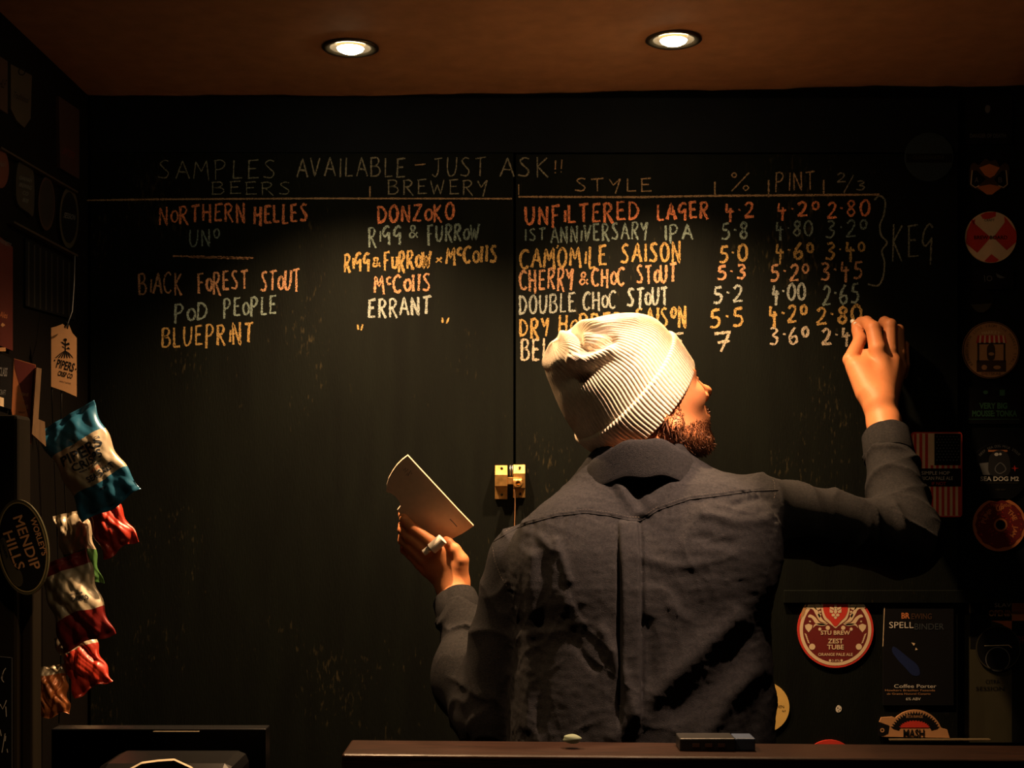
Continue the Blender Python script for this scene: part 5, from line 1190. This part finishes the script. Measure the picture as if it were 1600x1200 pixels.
# crisp bags
def crisp_bag(label, top, bot, width, Y, tilt, bands, seed, thick=0.020, texts=(), roll=0.0, crumple=1.0):
    """top, bot: picture points of the middle of the top and bottom seals at depth Y; bands: [(v0, v1, part, material)]"""
    a = P(*top, Y); b = P(*bot, Y+tilt); up = (b-a); h = up.length; dn = up.normalized()
    side = dn.cross(Vector((0, 1, 0))).normalized(); side = (Matrix.Rotation(roll, 3, dn) @ side); side = -side if side.x < 0 else side
    nrm = dn.cross(side).normalized(); nrm = -nrm if nrm.y > 0 else nrm
    w = width*Y/F; rr = random.Random(seed); ph = [rr.uniform(0, 6.28) for _ in range(12)]
    def pos(u, v, back=False):
        prof_ = max(0.0, (1-abs(u)**2.2))**0.6*max(0.0, math.sin(math.pi*min(1, max(0, (v-0.05)/0.90))))**0.55
        pin = 1-0.10*math.sin(math.pi*v)
        cr = 0.0
        for k in range(6):
            cr += (abs(math.sin(u*(2.2+k*1.3)+v*(3.5+2.1*k)*(1 if k % 2 else -1)+ph[k]))-0.6)*(0.0042/(1+0.5*k))
        edge = (math.exp(-((v-0.08)/0.09)**2)+math.exp(-((v-0.92)/0.09)**2))*0.0030*math.sin(u*11+ph[7])
        sg = -1 if back else 1
        z = sg*(thick*prof_)+(cr*crumple*(0.35+prof_)+edge)*(1 if not back else 0.7)
        seal = 0.0009*math.sin(v*h*2600) if (v < 0.045 or v > 0.955) else 0
        e_ = 0.0025*math.sin(v*17+ph[8])*crumple
        return a+side*(u*w/2*pin+e_*abs(u))+dn*(v*h+0.004*math.sin(u*4+ph[9])*v)+nrm*(z+seal)
    root = empty('crisp_bag', a, label, 'snack bag', 'crisp bags hanging on the strip')
    NUb = 44
    for v0, v1, nm, m in bands:
        n = max(3, int((v1-v0)*56)); V = []; Fs = []
        ring_u = [-1+2*i/NUb for i in range(NUb+1)]
        for j in range(n+1):
            v = v0+(v1-v0)*j/n
            for u in ring_u: V.append(pos(u, v))
            for u in reversed(ring_u): V.append(pos(u, v, True)-nrm*0.0006)
        k = 2*(NUb+1)
        for j in range(n):
            for i in range(k): Fs.append((j*k+i, j*k+(i+1) % k, (j+1)*k+(i+1) % k, (j+1)*k+i))
        mesh_obj(nm, V, Fs, m, root, smooth=True)
    for s, u0, v0, wu, hv, m in texts:
        if isinstance(s, str):
            vs, fs = text_mesh(s, 0.02); x0 = min(q_[0] for q_ in vs); x1 = max(q_[0] for q_ in vs)
            V = [pos(u0+((x-(x0+x1)/2)/(x1-x0))*wu, v0-(y-0.345)/0.69*hv)+nrm*0.0007 for x, y in vs]; mesh_obj('lettering', V, fs, m, root)
        else:
            V = []; Fs = []
            for pl in s:
                o = len(V); tri = tessellate_polygon([[Vector((x, y, 0)) for x, y in pl]]); V += [pos(u0+x*wu, v0+y*hv)+nrm*0.0007 for x, y in pl]; Fs += [tuple(i+o for i in t) for t in tri]
            mesh_obj('emblem', V, Fs, m, root)
    return root
def foil(name, col): return mat(name, col, 0.33, 0.15, vary=0.05, spec=0.6)
F_cream = foil('foil_cream', (0.62, 0.52, 0.36)); F_blue = foil('foil_blue', (0.035, 0.20, 0.36)); F_red = foil('foil_red', (0.62, 0.05, 0.025)); F_green = foil('foil_green', (0.10, 0.26, 0.07)); F_maroon = foil('foil_maroon', (0.26, 0.02, 0.018)); F_orange = foil('foil_orange', (0.62, 0.20, 0.06))
K_ink = pm('ink_blue_black', (0.012, 0.02, 0.035))
hill = [catmull([(-0.05+k*0.0, -0.2), (-0.5+k*0.16, 0.5), (-0.42+k*0.14, 0.5)], 2, True) for k in range(7)]+[[(-0.03, -0.2), (-0.03, -1.0), (0.03, -1.0), (0.03, -0.2)], [(0, -0.5), (-0.3, -0.9), (0, -0.7)], [(0, -0.5), (0.3, -0.9), (0, -0.7)]]
crisp_bag('blue and cream crisp bag reading SEA SALT, topmost of the hanging bags', (100, 652), (176, 792), 104, 2.40, -0.02, [(0, 0.30, 'bag_top', F_blue), (0.30, 0.74, 'bag_label', F_cream), (0.74, 1, 'bag_bottom', F_blue)], 3,
    texts=[(hill, 0.0, 0.30, 0.5, 0.05, K_ink), ('PIPERS', 0.02, 0.41, 1.5, 0.10, K_ink), ('CRISPS', 0.10, 0.515, 1.10, 0.075, K_ink), ('MADE BY FARMERS', 0.1, 0.575, 0.8, 0.015, K_ink), ('ANGLESEY', 0.22, 0.615, 0.5, 0.022, K_orange), ('SEA SALT', 0.25, 0.67, 0.95, 0.055, K_ink), ('40g', 0.1, 0.80, 0.22, 0.025, K_ink)])
crisp_bag('cream and red crisp bag sticking out under the sea salt bag', (138, 752), (190, 858), 62, 2.43, -0.03, [(0, 0.28, 'bag_label', F_cream), (0.28, 1, 'bag_bottom', F_red)], 5, 0.016)
crisp_bag('cream and green crisp bag in the shade left of the red one', (112, 800), (132, 916), 58, 2.45, -0.02, [(0, 0.55, 'bag_label', F_cream), (0.55, 1, 'bag_bottom', F_green)], 8, 0.016)
crisp_bag('cream and maroon crisp bag reading CHORIZO, middle of the strip', (96, 872), (138, 1004), 88, 2.41, -0.02, [(0, 0.16, 'bag_top', F_maroon), (0.16, 0.66, 'bag_label', F_cream), (0.66, 1, 'bag_bottom', F_maroon)], 11, texts=[('CHORIZO', 0.35, 0.52, 0.62, 0.05, K_ink), ('KIRKBY MALHAM', 0.3, 0.46, 0.5, 0.018, K_ink)])
crisp_bag('bright red crisp bag below the chorizo bag', (112, 985), (146, 1076), 66, 2.44, -0.03, [(0, 0.35, 'bag_label', F_cream), (0.35, 1, 'bag_bottom', F_red)], 14, 0.016)
crisp_bag('orange crisp bag lowest on the strip, above the till', (80, 1040), (84, 1118), 52, 2.42, -0.02, [(0, 0.2, 'bag_label', F_cream), (0.2, 1, 'bag_bottom', F_orange)], 17, 0.014)

# dark post with the oval sign, left foreground
YP = 2.12
post = empty('bar_post', (X_at(28, YP), YP+0.03, 0), 'dark wooden bar post at the far left, behind the oval cider sign', 'post')
box('post_shaft', X_at(-40, YP), X_at(28, YP), YP, YP+0.06, 0.0, Z_at(648, YP), mat('post_brown', (0.012, 0.009, 0.005), 0.7, scale=20, stretch=(4, 4, 0.5), spec=0.1), post, 0.006)
box('post_base', X_at(28, YP), X_at(48, YP), YP+0.01, YP+0.05, 0.0, Z_at(900, YP), mat('post_brown', (0, 0, 0)), post, 0.004)
rt = math.radians(-8)
c = Card('oval_sign', 'oval black sign with a brass-coloured rim reading MENDIP HILLS', 'sign', circ(35, 855, 40, 75, 64, 0, 360, rt), pm('sign_olive', (0.07, 0.065, 0.03)), (0, YP-0.0015, 0), (0, -1, 0), 0.006, None, 'sign_board', )
c.ring('rim', 35, 855, 36, 38, pm('dull_gold', (0.30, 0.24, 0.11), 0.35), 1, 75/40*0.995, rot=rt); c.poly('field', circ(35, 855, 36, 69, 64, 0, 360, rt), K_black, 1)
R_ = math.radians(72)
c.text("WORLEY'S", 60.5, 838, 62, 8.5, K_tan, 2, R_, 0.02); c.text('MENDIP', 42, 848, 88, 15, K_tan, 2, R_-0.03, 0.012); c.text('HILLS', 22, 860, 62, 15, K_tan, 2, R_-0.03, 0.012)
c.poly('hill_silhouette', catmull([(4, 840), (10, 846), (14, 868), (22, 884), (32, 892), (36, 908), (30, 917), (18, 908), (6, 880), (0, 850)], 3, True), K_dim, 2); c.text('CIDER', 7, 858, 30, 3.5, K_black, 3, R_)
cb_ = Card('chalk_sign', 'black price board with white handwriting, bottom left edge', 'sign', [(-60, 1020), (18, 1028), (18, 1260), (-60, 1260)], K_black, (0, 2.0, 0), (0, -1, 0), 0.004, None, 'board')
for pts in ([(2, 1060), (6, 1048), (9, 1044)], [(4, 1052), (3, 1062), (6, 1066)], [(0, 1100), (4, 1108), (8, 1100), (10, 1094)], [(9, 1104), (10, 1120)], [(3, 1176), (8, 1146)], [(9, 1150), (8, 1158)], [(0, 1140), (2, 1150)], [(11, 1170), (12, 1176)]): cb_.line('handwriting', pts, 1.3, K_white, 1)
